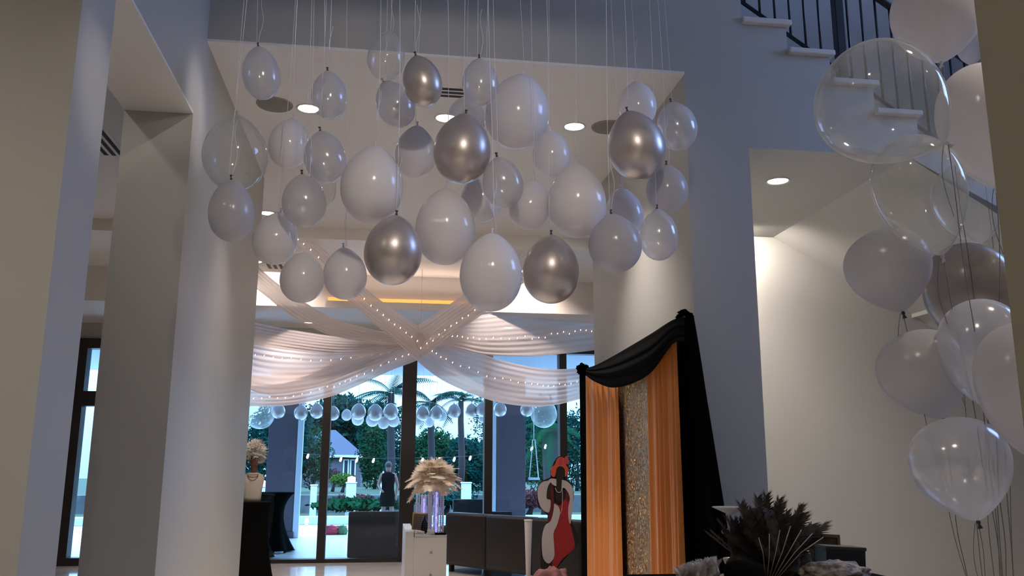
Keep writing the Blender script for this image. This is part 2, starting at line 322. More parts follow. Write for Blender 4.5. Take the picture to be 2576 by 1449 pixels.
# ------------------------------------------------------------ balloons
def balloon_geo(R, Hh, point=.12, n=40, m=26):
    """egg with its narrower end at +z where the knot sits; origin at the centre"""
    prof = []
    for j in range(m+1):
        th = math.pi*j/m; c = math.cos(th); s = math.sin(th)
        r = s*(1-point*.6*c-point*.7*max(0, c)**4); z = Hh*.5*c+(Hh*.03*max(0, c)**10)
        prof.append((r, z))
    k = R/max(p[0] for p in prof)
    return [(max(r*k, .004 if z > 0 else .0005), z) for r, z in prof]
def make_balloon(kind, cx, cy, w, h, Y, knot, label, string='up', group=None, catname='balloon', gather=None, loops=None):
    mt = {'W': LATEX, 'G': LATEXG, 'P': PEARL, 'C': CLEAR, 'S': SILVER, 'K': SMOKE}[kind]
    c = at(cx, cy, Y); e = at(cx+w/2, cy, Y); R = (e-at(cx-w/2, cy, Y)).length/2*.985
    Hh = (at(cx, cy-h/2, Y)-at(cx, cy+h/2, Y)).length*.97
    ax = (at(knot[0], knot[1], Y)-c).normalized()
    up_ = string == 'up'
    ax = (ax+Vector((0, random.uniform(-.06, .02), 0))).normalized()
    t = thing('balloon', label, 'balloon', c, 0, group)
    q = ax.to_track_quat('Z', 'Y'); t.rotation_euler = q.to_euler()
    pt = .13 if up_ else .26
    lathe('skin', balloon_geo(R, Hh, pt), mt, t, 44)
    kz = Hh*.5+Hh*.03
    km = {'S': KNOTD, 'K': KNOTD, 'W': LATEX, 'G': KNOTD, 'P': KNOTD, 'C': LATEXG}[kind]
    lathe('knot', [(.003, kz-.004), (.006, kz+.003), (.0075, kz+.008), (.004, kz+.013), (.006, kz+.020), (.009, kz+.027), (.006, kz+.028), (.0005, kz+.024)], km, t, 12)
    inv = Matrix.Translation(c) @ q.to_matrix().to_4x4(); inv = inv.inverted()
    K = c+ax*(kz+.008)
    if up_:
        topz = 7.38; jx = random.uniform(-.10, .02); ph = random.uniform(0, 6); P = []
        for i in range(25):
            s_ = i/24; P.append(Vector((K.x+jx*s_+.012*math.sin(ph+s_*9), K.y+min(.0, .0)+.01*math.sin(ph+s_*7), lerp(K.z, topz, s_))))
        P = [inv @ p for p in P]; tube('ribbon', P, .0016, RIBBON, t, 4)
        if random.random() < .55:       # hanging loose tail
            P = [inv @ Vector((K.x+.012+.01*math.sin(ph+i*.5), K.y-.004, K.z-.002+i*.022-.10*0)) for i in range(16)]
            tube('ribbon_tail', P, .0014, RIBBON, t, 4)
    else:
        P = []
        G = Vector(gather); ph = random.uniform(0, 6)
        for i in range(29):
            s_ = i/28; p = K.lerp(G, s_)+Vector((.045*math.sin(ph)*math.sin(math.pi*s_), 0, -.0))+Vector((.004*math.sin(ph+s_*22), 0, 0)); p.z = lerp(K.z, G.z, s_**.92); P.append(inv @ p)
        tube('ribbon', P, .0016, mat('grey_ribbon', (.16, .15, .13), .5), t, 4)
        P = [inv @ (K+Vector((-.012-.018*math.sin(i*.28), 0, -i*.02))) for i in range(14)]
        tube('ribbon_tail', P, .0013, MATS['grey_ribbon'], t, 4)
    return t
HG = 'balloons hanging in the wide opening'
HANG = [
 ('P', 657, 185, 98, 130, 5.30, (650, 118), 'pearly balloon at the top left corner of the hanging cluster, above the left speaker disc'),
 ('P', 828, 240, 92, 118, 5.62, (824, 178), 'faint pearly balloon hanging just right of the left soffit downlight'),
 ('C', 972, 142, 96, 120, 5.05, (980, 85), 'clear balloon with a row of glints, topmost left of the highest silver balloon'),
 ('P', 994, 262, 97, 118, 5.40, (966, 208), 'pearly balloon with dark knot tucked under the topmost silver balloon'),
 ('S', 1062, 205, 99, 126, 4.85, (1046, 141), 'small silver balloon, topmost of the silver ones, beside the slotted vent'),
 ('P', 1208, 208, 92, 118, 4.95, (1206, 150), 'shiny pearl grey balloon overlapping the top left of the huge white balloon'),
 ('W', 1302, 283, 160, 184, 5.45, (1315, 186), 'huge pale balloon high in the middle between two soffit downlights'),
 ('P', 1172, 300, 100, 112, 5.72, (1178, 244), 'pearly balloon hidden behind the big silver balloon and the pearl grey one'),
 ('W', 1604, 264, 92, 112, 5.66, (1598, 206), 'faint white balloon directly above the large right silver balloon'),
 ('P', 1702, 318, 98, 118, 5.35, (1688, 258), 'pearl grey balloon over the top right corner of the opening'),
 ('C', 592, 386, 168, 186, 4.85, (598, 292), 'large clear balloon at the far left of the cluster against the side wall'),
 ('W', 727, 362, 104, 122, 5.45, (738, 300), 'small white balloon right of the large clear balloon at the far left'),
 ('P', 818, 396, 108, 130, 5.05, (806, 332), 'pearly balloon with a bright spot overlapping the upper left of the big oval white balloon'),
 ('W', 936, 465, 161, 192, 4.75, (944, 368), 'big white oval balloon left of centre in the cluster'),
 ('W', 1046, 383, 105, 128, 5.50, (1050, 318), 'small white balloon pressed against the left of the big central silver balloon'),
 ('S', 1163, 375, 145, 174, 4.80, (1172, 288), 'big silver balloon high in the centre with half shaded top'),
 ('W', 1387, 388, 94, 114, 5.35, (1384, 330), 'small white balloon below the right edge of the huge pale balloon'),
 ('S', 1600, 367, 140, 170, 4.80, (1578, 282), 'big silver balloon at the upper right of the cluster beside the speaker disc'),
 ('G', 582, 532, 118, 154, 4.55, (582, 452), 'grey white teardrop balloon hanging below the large clear one at far left'),
 ('P', 765, 507, 114, 132, 4.95, (760, 440), 'pearly balloon with two bright dots, left of the big oval white balloon'),
 ('C', 812, 462, 66, 116, 5.60, (806, 404), 'smoky clear balloon showing behind two pearly balloons at left'),
 ('P', 1264, 460, 103, 126, 4.75, (1250, 397), 'pearly balloon just right below the big central silver balloon'),
 ('W', 1213, 498, 106, 124, 5.40, (1228, 436), 'white balloon half hidden behind the pearly balloon in the centre'),
 ('W', 1333, 517, 104, 124, 5.10, (1340, 455), 'small white balloon left of the big egg shaped white balloon'),
 ('W', 1451, 507, 146, 184, 4.90, (1448, 414), 'big egg shaped white balloon right of centre in the cluster'),
 ('W', 1570, 537, 94, 124, 5.40, (1560, 474), 'small white balloon below the big right silver balloon'),
 ('G', 1678, 476, 102, 118, 5.10, (1676, 416), 'grey white balloon at the right edge of the opening below the pearl grey one'),
 ('P', 1657, 592, 94, 128, 4.90, (1652, 524), 'pearly teardrop balloon, lowest at the right end of the cluster'),
 ('G', 1547, 614, 131, 146, 4.65, (1537, 536), 'round grey white balloon in front of the right side wall'),
 ('W', 692, 601, 115, 132, 5.15, (706, 535), 'white balloon in the lower left row above the balloon by the small vent'),
 ('W', 760, 700, 114, 126, 4.95, (766, 636), 'lowest left white balloon hanging over the small dark vent'),
 ('W', 868, 690, 112, 130, 5.20, (864, 625), 'white balloon in the bottom row just left of the silver one'),
 ('S', 989, 631, 148, 174, 4.60, (997, 543), 'big silver balloon in the bottom row left of centre'),
 ('W', 1120, 572, 152, 190, 4.85, (1122, 476), 'big white egg shaped balloon between the lower silver balloon and the centre'),
 ('W', 1235, 687, 158, 196, 4.50, (1238, 588), 'big white balloon, lowest in the middle of the cluster'),
 ('S', 1386, 679, 142, 172, 4.75, (1386, 590), 'big silver balloon, lowest right of the silver ones'),
]
for b in HANG: make_balloon(*b, group=HG)
GB = at(2522, 1500, 2.9); GB.z = .55
BQ = [
 ('W', 2356, 46, 200, 212, 3.05, (2364, 162), 'white balloon at the very top of the right bouquet, cut by the frame'),
 ('P', 2440, 118, 60, 90, 3.5, (2450, 180), 'small bluish pearly balloon peeping out behind the top white bouquet balloon'),
 ('C', 2224, 266, 286, 322, 2.55, (2366, 352), 'huge clear balloon of the right bouquet with the stair railing seen through it'),
 ('W', 2478, 312, 205, 300, 2.9, (2505, 480), 'large off white balloon of the bouquet against the right pillar'),
 ('C', 2316, 488, 204, 300, 2.75, (2366, 645), 'clear balloon with sparkling glints below the huge clear one'),
 ('C', 2440, 510, 160, 200, 3.3, (2468, 620), 'clear balloon tinted blue by the wall behind, beside the right pillar'),
 ('G', 2236, 678, 196, 206, 2.95, (2274, 792), 'round matte grey balloon on the left side of the bouquet below the clear ones'),
 ('K', 2432, 735, 196, 250, 3.15, (2416, 868), 'smoky brown balloon of the bouquet with bright spots, behind the pearly one'),
 ('P', 2474, 886, 192, 275, 2.75, (2494, 1035), 'pearly grey balloon with a bright dot, right of the matte grey one'),
 ('G', 2324, 940, 203, 226, 2.95, (2372, 1058), 'matte grey balloon in the middle of the bouquet touching the lowest one'),
 ('P', 2418, 1176, 222, 262, 2.8, (2462, 1312), 'lowest balloon of the right bouquet, pale and showing strings behind it'),
 ('G', 2590, 985, 220, 360, 2.5, (2640, 1200), 'dark grey balloon of the bouquet cut off by the right frame edge'),
]
for b in BQ: make_balloon(*b, string='down', group='balloons of the bouquet on the right', gather=GB+Vector((random.uniform(-.02, .02), random.uniform(-.02, .02), 0)))
bw = thing('balloon_weight', 'silver weight holding the strings of the right balloon bouquet', 'weight', (GB.x, GB.y, 0))
lathe('body', [(.0, .0), (.09, 0), (.1, .02), (.09, .1), (.03, .14), (.0, .14)], SILVER, bw, 20)
tube('cord', [(0, 0, .12), (0, 0, .56)], .004, RIBBON, bw, 6)

# ------------------------------------------------------------ white voile drapes from the ceiling
def drape(name, label, pts, folds=9, amp=.035, nb=0, brow=.6, lights_label=None, nv=40):
    P = cat_rom(pts, 10); nu = len(P); vs = []
    for i, (px, yt, yb, Y) in enumerate(P):
        for j in range(nv+1):
            v = j/nv; p = at(px, lerp(yt, yb, v), Y)
            d = .30*amp*(math.sin(v*folds*2*math.pi+.25*math.sin(i*.21))+.4*math.sin(v*folds*4.7*math.pi+1.3+.2*math.sin(i*.15)))*(.65+.35*math.sin(i*.13+v*5))
            p.y += d+.10*(v-.5)**2; vs.append(p)
    fs = [(i*(nv+1)+j, (i+1)*(nv+1)+j, (i+1)*(nv+1)+j+1, i*(nv+1)+j+1) for i in range(nu-1) for j in range(nv)]
    o = raw(name, vs, fs, SHEER); tag(o, label, 'drape', 'white voile drapes crossing under the ceiling')
    if nb:
        t = thing('fairy_light_string', lights_label, 'fairy lights', at(P[nu//2][0], lerp(P[nu//2][1], P[nu//2][2], brow), P[nu//2][3]), 0, 'fairy light strings on the drapes')
        off = Vector(t.location); path = []
        for k in range(nb):
            s_ = (k+.5)/nb*(nu-1); i = int(s_); f = s_-i; q = tuple(lerp(a, b, f) for a, b in zip(P[i], P[min(i+1, nu-1)]))
            p = at(q[0], lerp(q[1], q[2], brow+random.uniform(-.035, .035)), q[3]-.05)-off; path.append(p)
        tube('wire', path, .002, mat('clear_wire', (.6, .55, .5), .4), t, 4)
        me = None
        for p in path:
            if me is None:
                vs, fs = lathe_geo([(.0, -.012), (.0045, -.008), (.0045, .008), (.0, .013)], 6); b_ = raw('bulb', vs, fs, BULB, t); me = b_.data
            else: b_ = bpy.data.objects.new('bulb', me); COL.objects.link(b_); b_.parent = t
            b_.location = p; b_.rotation_euler = (.2, .35, 0)
    return o
drape('voile_drape', 'brightly lit white drape, upper swag at the left beside the wall', [(560, 790, 858, 13.9), (640, 810, 868, 13.7), (740, 830, 882, 13.3), (850, 846, 892, 12.9), (960, 852, 885, 12.5), (1040, 850, 872, 12.3)], 7, .05)
drape('voile_drape', 'grey white drape with a fairy light row hanging below the bright left swag', [(540, 845, 905, 14.2), (640, 866, 985, 14.1), (740, 882, 985, 13.8), (850, 890, 960, 13.3), (960, 882, 920, 12.8), (1040, 866, 890, 12.45)], 8, .045, 22, .2, 'row of fairy lights along the left middle drape')
drape('voile_drape', 'long drape sweeping from lower left over the window up to the right', [(545, 952, 1018, 14.4), (640, 945, 1022, 14.2), (732, 942, 1018, 13.9), (829, 912, 998, 13.4), (896, 886, 971, 13.0), (987, 852, 930, 12.5), (1060, 812, 900, 12.1), (1130, 765, 845, 11.8), (1200, 715, 800, 11.5), (1300, 640, 725, 11.2), (1375, 590, 660, 11.0)], 8, .045, 46, .72, 'fairy lights along the drape that sweeps lower left to upper right')
drape('voile_drape', 'long drape sweeping from upper left down to the black rosette at right', [(745, 560, 640, 11.0), (830, 640, 715, 11.2), (925, 728, 800, 11.5), (1000, 785, 862, 11.9), (1070, 828, 925, 12.2), (1130, 856, 965, 12.7), (1235, 897, 1007, 13.4), (1330, 921, 1022, 13.8), (1400, 928, 1018, 14.1), (1475, 924, 1000, 14.3), (1560, 915, 985, 14.4)], 8, .045, 50, .45, 'fairy lights along the drape that sweeps upper left to lower right')
drape('voile_drape', 'wide drape swag at the right, brightly lit along its top', [(1080, 815, 872, 12.25), (1140, 802, 874, 12.5), (1220, 790, 892, 12.9), (1330, 772, 896, 13.3), (1420, 757, 889, 13.6), (1500, 742, 880, 13.8), (1580, 722, 866, 14.0)], 9, .05, 34, .62, 'row of fairy lights along the wide right drape')
drape('voile_drape', 'thin grey drape rising from the crossing to the upper left ceiling', [(590, 600, 680, 11.3), (660, 680, 738, 11.6), (740, 742, 800, 12.0), (830, 795, 842, 12.2), (930, 826, 862, 12.3), (1035, 844, 872, 12.35)], 6, .03)
kn = thing('drape_ring', 'gathered ring of voile where the white drapes cross', 'drape ring', at(1058, 858, 12.15), 0)
vs, fs = lathe_geo([(0.02, -.12), (.07, -.10), (.1, -.04), (.11, .02), (.08, .09), (.02, .12)], 24)
raw('gathered_cloth', [(v[0]*(1+.12*math.sin(8*math.atan2(v[1], v[0]))), v[1]*(1+.12*math.sin(8*math.atan2(v[1], v[0]))), v[2]) for v in vs], fs, SHEER, kn)
tube('hanging_cord', [(0, 0, .1), (0, 0, 1.04)], .003, RIBBON, kn, 5)

# ------------------------------------------------------------ black, orange and gold backdrop
def curtain(name, a, b, ztop, zbot, m, parent, folds=7, amp=.035, bulge=0, a2=None, b2=None, nz=30, nu=90, taper=1):
    """cloth hanging between ground points a,b (top) and a2,b2 (hem)"""
    a, b = Vector(a), Vector(b); a2 = Vector(a2) if a2 else a; b2 = Vector(b2) if b2 else b
    vs = []
    for k in range(nz+1):
        w = k/nz; p0, p1 = a.lerp(a2, w**.9), b.lerp(b2, w**.9); d = (p1-p0); nrm = Vector((-d.y, d.x, 0)).normalized()
        for i in range(nu+1):
            u = i/nu; p = p0.lerp(p1, u); f = amp*(.7+.5*w)*(math.sin(u*folds*2*math.pi)+.35*math.sin(u*folds*4.6*math.pi+1+w))
            p = p+nrm*f; vs.append((p.x, p.y, lerp(lerp(ztop[0], ztop[1], u), zbot, w)))
    fs = [(k*(nu+1)+i, k*(nu+1)+i+1, (k+1)*(nu+1)+i+1, (k+1)*(nu+1)+i) for k in range(nz) for i in range(nu)]
    o = raw(name, vs, fs, m, parent); return o
bdp = thing('backdrop_stand', 'draped photo backdrop of orange, gold and black cloth along the right side wall', 'backdrop', (2.08, 7.6, 0))
def onx(px, X): p = atx(px, 1100, X); return (p.x, p.y, 0)
def loc0(o): o.parent = bdp; o.matrix_parent_inverse = Matrix.Translation(-Vector(bdp.location)); return o
XB = 2.02
pA, pB, pC, pD, pE = (onx(q, XB) for q in (1474, 1558, 1632, 1696, 1722))
loc0(curtain('left_orange_panel', pA, (pB[0], pB[1], 0), (2.42, 2.42), .02, ORANGE, None, 6, .030)).__setitem__('label', 'left burnt orange curtain panel')
def sequin():
    m = bpy.data.materials.new('gold_sequin'); m.use_nodes = True; n = m.node_tree; b = n.nodes['Principled BSDF']; N = n.nodes.new; L = n.links.new
    v = N('ShaderNodeTexVoronoi'); v.inputs['Scale'].default_value = 85; c = N('ShaderNodeTexCoord'); L(c.outputs['Object'], v.inputs['Vector'])
    r = N('ShaderNodeValToRGB'); r.color_ramp.elements[0].color = (.16, .085, .03, 1); r.color_ramp.elements[1].color = (.66, .40, .17, 1)
    sp = N('ShaderNodeSeparateColor'); L(v.outputs['Color'], sp.inputs[0]); L(sp.outputs[0], r.inputs[0]); L(r.outputs[0], b.inputs['Base Color'])
    nm = N('ShaderNodeVectorMath'); nm.operation = 'SUBTRACT'; nm.inputs[1].default_value = (.5, .5, .5); L(v.outputs['Color'], nm.inputs[0])
    sc = N('ShaderNodeVectorMath'); sc.operation = 'SCALE'; sc.inputs['Scale'].default_value = 1.1; L(nm.outputs[0], sc.inputs[0])
    g = N('ShaderNodeNewGeometry'); ad = N('ShaderNodeVectorMath'); L(g.outputs['Normal'], ad.inputs[0]); L(sc.outputs[0], ad.inputs[1])
    no = N('ShaderNodeVectorMath'); no.operation = 'NORMALIZE'; L(ad.outputs[0], no.inputs[0]); L(no.outputs[0], b.inputs['Normal'])
    b.inputs['Metallic'].default_value = .75; b.inputs['Roughness'].default_value = .28; return m
loc0(curtain('gold_sequin_panel', (XB+.045, pB[1]+.35, 0), (XB+.045, pC[1]-.15, 0), (2.5, 2.5), .02, sequin(), None, 2, .012)).__setitem__('label', 'gold sequin panel between the orange curtains')
loc0(curtain('right_orange_panel', (XB, pC[1], 0), (XB, pD[1]-.13, 0), (2.5, 2.5), .02, ORANGE, None, 6, .030)).__setitem__('label', 'right burnt orange curtain panel')
lb0 = at(1464, 1300, pA[1]+.05); la0 = at(1476, 1300, pA[1]+.02)
loc0(curtain('left_black_panel', (lb0.x, pA[1]+.10, 0), (la0.x, pA[1]-.02, 0), (2.56, 2.56), .02, BLACKC, None, 2, .02)).__setitem__('label', 'narrow black curtain at the far end')
ta, tb = at(1688, 850, 6.42), at(1744, 850, 5.95); ba, bb = at(1683, 1449, 6.2), at(1838, 1449, 5.35)
loc0(curtain('right_black_panel', (ta.x, ta.y, 0), (tb.x, tb.y, 0), (2.6, 2.6), .0, BLACKC, None, 6, .035, a2=(ba.x, ba.y, 0), b2=(bb.x+.12, bb.y, 0))).__setitem__('label', 'wide black curtain flaring towards the floor')
# swag between the two rosettes
sw = cat_rom([(1722, 796, 858, 6.2), (1690, 806, 868, 6.35), (1640, 838, 935, 6.9), (1590, 868, 965, 7.5), (1540, 897, 975, 8.2), (1500, 918, 962, 8.9), (1474, 926, 945, 9.3)], 10)
vs = []; nv = 30
for i, (px, yt, yb, Y) in enumerate(sw):
    for j in range(nv+1):
        v = j/nv; X_ = 1.97-.10*math.sin(v*math.pi)-.012*math.sin(v*24+i*.05)-.02*v; vs.append(atx(px, lerp(yt, yb, v), X_))
fs = [(i*(nv+1)+j, (i+1)*(nv+1)+j, (i+1)*(nv+1)+j+1, i*(nv+1)+j+1) for i in range(len(sw)-1) for j in range(nv)]
loc0(raw('black_swag', vs, fs, BLACKC))
def rosette(c, r, seed):
    random.seed(seed); vs, fs = [], []
    for k in range(26):
        d = Vector((random.gauss(0, 1), random.gauss(0, 1), random.gauss(0, 1))).normalized(); a = d.orthogonal().normalized(); e = d.cross(a); b = len(vs)
        for i in range(9):
            t = i/8*2.4*math.pi/2; rr = r*random.uniform(.32, .45)
            q = c+d*r*.55+(a*math.cos(t)+e*math.sin(t))*rr; vs += [c+d*r*.1+(q-c)*.3, q+d*r*.28*random.random()]
        for i in range(8): fs.append((b+2*i, b+2*i+1, b+2*i+3, b+2*i+2))
    return loc0(raw('rosette', vs, fs, BLACKC, None, False))
rosette(atx(1722, 800, 2.0), .075, 3); rosette(atx(1466, 930, 2.0), .085, 4)
for Yp, Zp in ((6.25, 2.6), (9.35, 2.55)):
    loc0(tube('post', [(2.14, Yp, 0), (2.14, Yp, Zp)], .02, BLACKM, None, 10))
loc0(tube('crossbar', [(2.14, 6.25, 2.52), (2.14, 9.35, 2.52)], .015, BLACKM, None, 10))

random.seed(11)
# ------------------------------------------------------------ feathers
def feather_geo(L_, w, droop, n=12, fr=6, seed=0):
    """curved plume along +x rising then drooping, frayed along both edges"""
    rnd = random.Random(seed); vs, fs = [], []
    def spine(t): return Vector((L_*t*(1-.18*droop*t), 0, L_*(.42*t-droop*t*t)))
    for i in range(n):
        t0, t1 = i/n, (i+1)/n
        for sgn in (-1, 1):
            for k in range(fr):
                t = lerp(t0, t1, k/fr); ww = w*math.sin(math.pi*min(1, .10+t*.80))**.45*rnd.uniform(.7, 1.15)
                a = spine(t); b_ = spine(min(1.05, t+.9/n)); c = b_+Vector((L_*.05, sgn*ww, -ww*.5*rnd.random())); d = spine(min(1, t+.55/n))
                q = len(vs); vs += [a, c, d]; fs.append((q, q+1, q+2))
    return vs, fs
def feather(name, L_, w, droop, m, parent, loc, rot, seed=0, me=None):
    if me is None: vs, fs = feather_geo(L_, w, droop, seed=seed); o = raw(name, vs, fs, m, parent, False)
    else: o = bpy.data.objects.new(name, me); COL.objects.link(o); o.parent = parent
    o.location = loc; o.rotation_euler = rot; return o

# ------------------------------------------------------------ things in the far room
cabx0, cabx1 = .36, .74
cab = thing('white_cabinet', 'white panelled cabinet end standing in front of the dark sofa', 'cabinet', (.5, 10.8, 0))
bm = bmesh.new(); bx(bm, -.14, .24, -.3, 1.3, .02, .72, .004); mk('body', bm, WHITEP, cab)
bm = bmesh.new(); bx(bm, -.24, -.14, -.22, 1.3, .0, .78, .004); mk('side_panel', bm, WHITEP, cab)
bm = bmesh.new(); bx(bm, -.13, .24, -.31, 1.3, .722, .745, .003); mk('top', bm, mat('cabinet_top', (.5, .48, .46), .4), cab)
for zz in (.55, .3):
    o = lathe('screw_cap', [(0, .006), (.012, .006), (.016, 0)], mat('screw', (.25, .23, .2), .5), cab, 14, (.06, -.305, zz)); o.rotation_euler = (math.pi/2, 0, 0)
tz = .745
CRY = film('crystal_glass', (.75, .7, .85), .55, .3, .3, .05, .12, .4)
VIO = emis('violet_led', (.35, .35, 1), 1.6)
def vase(x, y, z, hh, r, label, n=14, led=True):
    t = thing('crystal_vase', label, 'vase', (x, y, z))
    lathe('glass_tube', [(0, 0), (r*.5, 0), (r*.5, .01), (r*.42, .02), (r*.4, hh*.9), (r*.45, hh)], CRY, t, 24)
    lathe('base', [(0, 0), (r*1.25, 0), (r*1.25, .015), (r*.5, .022)], CRY, t, 24)
    bvs, bfs = [], []
    for i in range(n):
        a = 2*math.pi*i/n; vs, fs = lathe_geo([(.003, 0)]+[q for k in range(int(hh/.022)) for q in ((.0095, .011+k*.022), (.003, .022+k*.022))], 6)
        b0 = len(bvs); bvs += [(v[0]+r*math.cos(a), v[1]+r*math.sin(a), v[2]+.01) for v in vs]; bfs += [tuple(b0+q for q in f) for f in fs]
    o = raw('bead_strands', bvs, bfs, mat('crystal_bead', (.62, .58, .72), .1, coat=1), t); o['kind'] = 'stuff'
    if led: tube('light_core', [(.012*math.sin(i*1.3), .012*math.cos(i*1.3), .03+i*(hh*.8)/20) for i in range(21)], .018, VIO, t, 8)
    return t
c1 = at(1096, 1333, 10.62); vase(c1.x, 10.62, tz, .56, .088, 'tall lit crystal vase with violet glow on the white cabinet')
c2 = at(1066, 1262, 11.7); vase(c2.x, 11.7, tz, .42, .095, 'second lit crystal vase standing behind the gold menu sign')
fc = at(1094, 1188, 10.62)
plume = thing('feather_centerpiece', 'cream ostrich feather ball spreading over the tall crystal vase', 'feather centerpiece', (c1.x-.03, 10.62, 1.34))
me = None
for i in range(92):
    a = i*2.399; el = math.radians(random.choice([85, 65, 45, 28, 12, 0, -14])+random.uniform(-9, 9))
    o = feather('ostrich_feather', .35, .055, .62, FEATHW, plume, (0, 0, random.uniform(-.02, .05)), (0, -el, a), i, me)
    me = me or o.data; s_ = random.uniform(.72, 1.05)*(1-.22*max(0, math.sin(el))); o.scale = (s_*1.12, s_*1.5, s_)
def fluff(name, c, rx, rz, m, parent, seed, n=1500, sz=.03):
    rnd = random.Random(seed); vs, fs = [], []
    for i in range(n):
        d = Vector((rnd.gauss(0, 1), rnd.gauss(0, 1), rnd.gauss(0, 1))).normalized(); k = rnd.uniform(.55, 1)*(1+.25*noise.noise(d*2.5+Vector((seed, 0, 0))))
        p = Vector((c[0]+d.x*rx*k, c[1]+d.y*rx*k, c[2]+d.z*rz*k)); t_ = (d+Vector((rnd.gauss(0, .5), rnd.gauss(0, .5), rnd.gauss(0, .5)-.3))).normalized(); w_ = t_.orthogonal().normalized(); q = len(vs)
        vs += [p-w_*sz*.25, p+w_*sz*.25, p+t_*sz*2]; fs.append((q, q+1, q+2))
    return raw(name, vs, fs, m, parent, False)
fluff('plume_core', (0, 0, .08), .22, .15, FEATHW, plume, 5, 5000, .035)
sg = thing('menu_sign', 'small gold framed sign leaning behind items on the white cabinet', 'sign', (at(1057, 1285, 10.9).x, 10.95, tz))
def leanM(ax, ry): return Matrix.Rotation(ax, 4, 'X') @ Matrix.Rotation(ry, 4, 'Y')
Mx = leanM(-.15, .06); GOLD = mat('gold_frame', (.42, .27, .10), .35, .8)
bm = bmesh.new(); bx(bm, -.10, .10, -.012, .012, 0, .23, .003, Mx); mk('frame', bm, GOLD, sg)
bm = bmesh.new(); bx(bm, -.085, .085, -.016, -.010, .015, .215, 0, Mx); mk('sign_face', bm, mat('sign_face', (.075, .06, .05), .5), sg)
for i in range(7):
    bm = bmesh.new(); bx(bm, -.06+.01*(i % 3), .06-.008*(i % 2), -.018, -.015, .035+i*.025, .042+i*.025, 0, Mx); mk('text_line', bm, mat('sign_text', (.16, .12, .08), .5), sg)
bo = thing('dark_bottle', 'dark bottle between the gold sign and the tall crystal vase', 'bottle', (at(1068, 1320, 10.75).x, 10.75, tz))
lathe('bottle_body', [(0, 0), (.04, 0), (.042, .02), (.042, .12), (.016, .17), (.014, .21), (0, .21)], mat('dark_glass', (.01, .006, .005), .1), bo, 20)
for (px, py, yy), l in (((1040, 1306, 10.9), 'folded white napkin at the left rim of the cabinet'), ((1056, 1322, 10.7), 'crumpled white napkin in front of the dark bottle')):
    c = at(px, py, yy); t = thing('napkin', l, 'napkin', (c.x, yy, tz), .3, 'napkins on the cabinet')
    bm = bmesh.new(); bx(bm, -.05, .05, -.04, .04, 0, .03, .006); bmesh.ops.subdivide_edges(bm, edges=bm.edges, cuts=2, use_grid_fill=True)
    for v in bm.verts: v.co += Vector((0, 0, .02*noise.noise(v.co*22+Vector((px, 0, 0)))))
    mk('folded_cloth', bm, mat('napkin_white', (.78, .74, .70), .8), t, True)
c = at(1084, 1347, 10.52); nb = thing('white_box', 'little white box at the front edge of the cabinet', 'box', (c.x, 10.56, tz)); bm = bmesh.new(); bx(bm, -.04, .04, -.03, .03, 0, .055, .003); mk('box_body', bm, WHITEP, nb); bm = bmesh.new(); bx(bm, -.041, .041, -.031, .031, .042, .057, .003); mk('lid', bm, WHITEP, nb)
tb_ = tag(box('black_tray', .60, .73, 10.50, 10.75, tz, tz+.02, BLACKC, bev=.004), 'flat black tray under the tall crystal vase', 'tray')

# sofa -------------------------------------------------------------------
sA, sB = at(1118, 1290, 13.5), at(1462, 1315, 11.1)
dx, dy = sB.x-sA.x, sB.y-sA.y; SL = math.hypot(dx, dy); sr = math.atan2(dy, dx)
sofa = thing('sofa', 'long dark brown leather sofa with its back towards us by the window', 'sofa', (sA.x, sA.y, 0), sr)
for k in range(3):
    a_, b_ = SL*k/3, SL*(k+1)/3-.01
    bm = bmesh.new(); bx(bm, a_, b_, 0, .24, .12, .86, .05); mk('back_panel', bm, LEATHER, sofa, True)
    bm = bmesh.new(); bx(bm, a_+.02, b_-.02, .24, .85, .34, .50, .05); mk('seat_cushion', bm, LEATHER, sofa, True)
bm = bmesh.new(); bx(bm, 0, SL, .05, .9, .1, .34, .03); mk('base', bm, LEATHER, sofa)
for a_ in (-.2, SL): bm = bmesh.new(); bx(bm, a_, a_+.2, 0, .95, .1, .66, .06); mk('armrest', bm, LEATHER, sofa, True)
for a_ in (0, SL-.08):
    for b_ in (.1, .8): bm = bmesh.new(); bx(bm, a_, a_+.06, b_, b_+.06, 0, .1); mk('leg', bm, BLACKM, sofa)

# woman standee ------------------------------------------------------------
CY = 10.75
def panel(name, pts, m, parent, dY, th=.008, org=None):
    P = [at(px, py, CY) for px, py in cat_rom([p for p in pts]+[pts[0]], 5)[:-1]]
    bm = bmesh.new(); o0 = org
    f = bm.faces.new([bm.verts.new((p.x-o0.x, dY-th/2, p.z-o0.z)) for p in P])
    r = bmesh.ops.extrude_face_region(bm, geom=[f]); bmesh.ops.translate(bm, vec=(0, th, 0), verts=[v for v in r['geom'] if isinstance(v, bmesh.types.BMVert)])
    bmesh.ops.triangulate(bm, faces=bm.faces); return mk(name, bm, m, parent)
def cp(q): return [(1290+x*.2201, 1130+y*.2201) for x, y in q]
og = Vector((at(1400, 1440, CY).x, CY, 0))
std = thing('lady_standee', 'flat cutout of a lady in a red gown, white boa and orange hat', 'standee', og)
SKIN = mat('standee_brown', (.020, .012, .009), .6); RED = mat('standee_red', (.42, .012, .016), .5); DRED = mat('standee_dark_red', (.16, .012, .016), .5); BOA = mat('standee_white', (.62, .54, .53), .6); HAT = mat('standee_orange', (.72, .10, .045), .5)
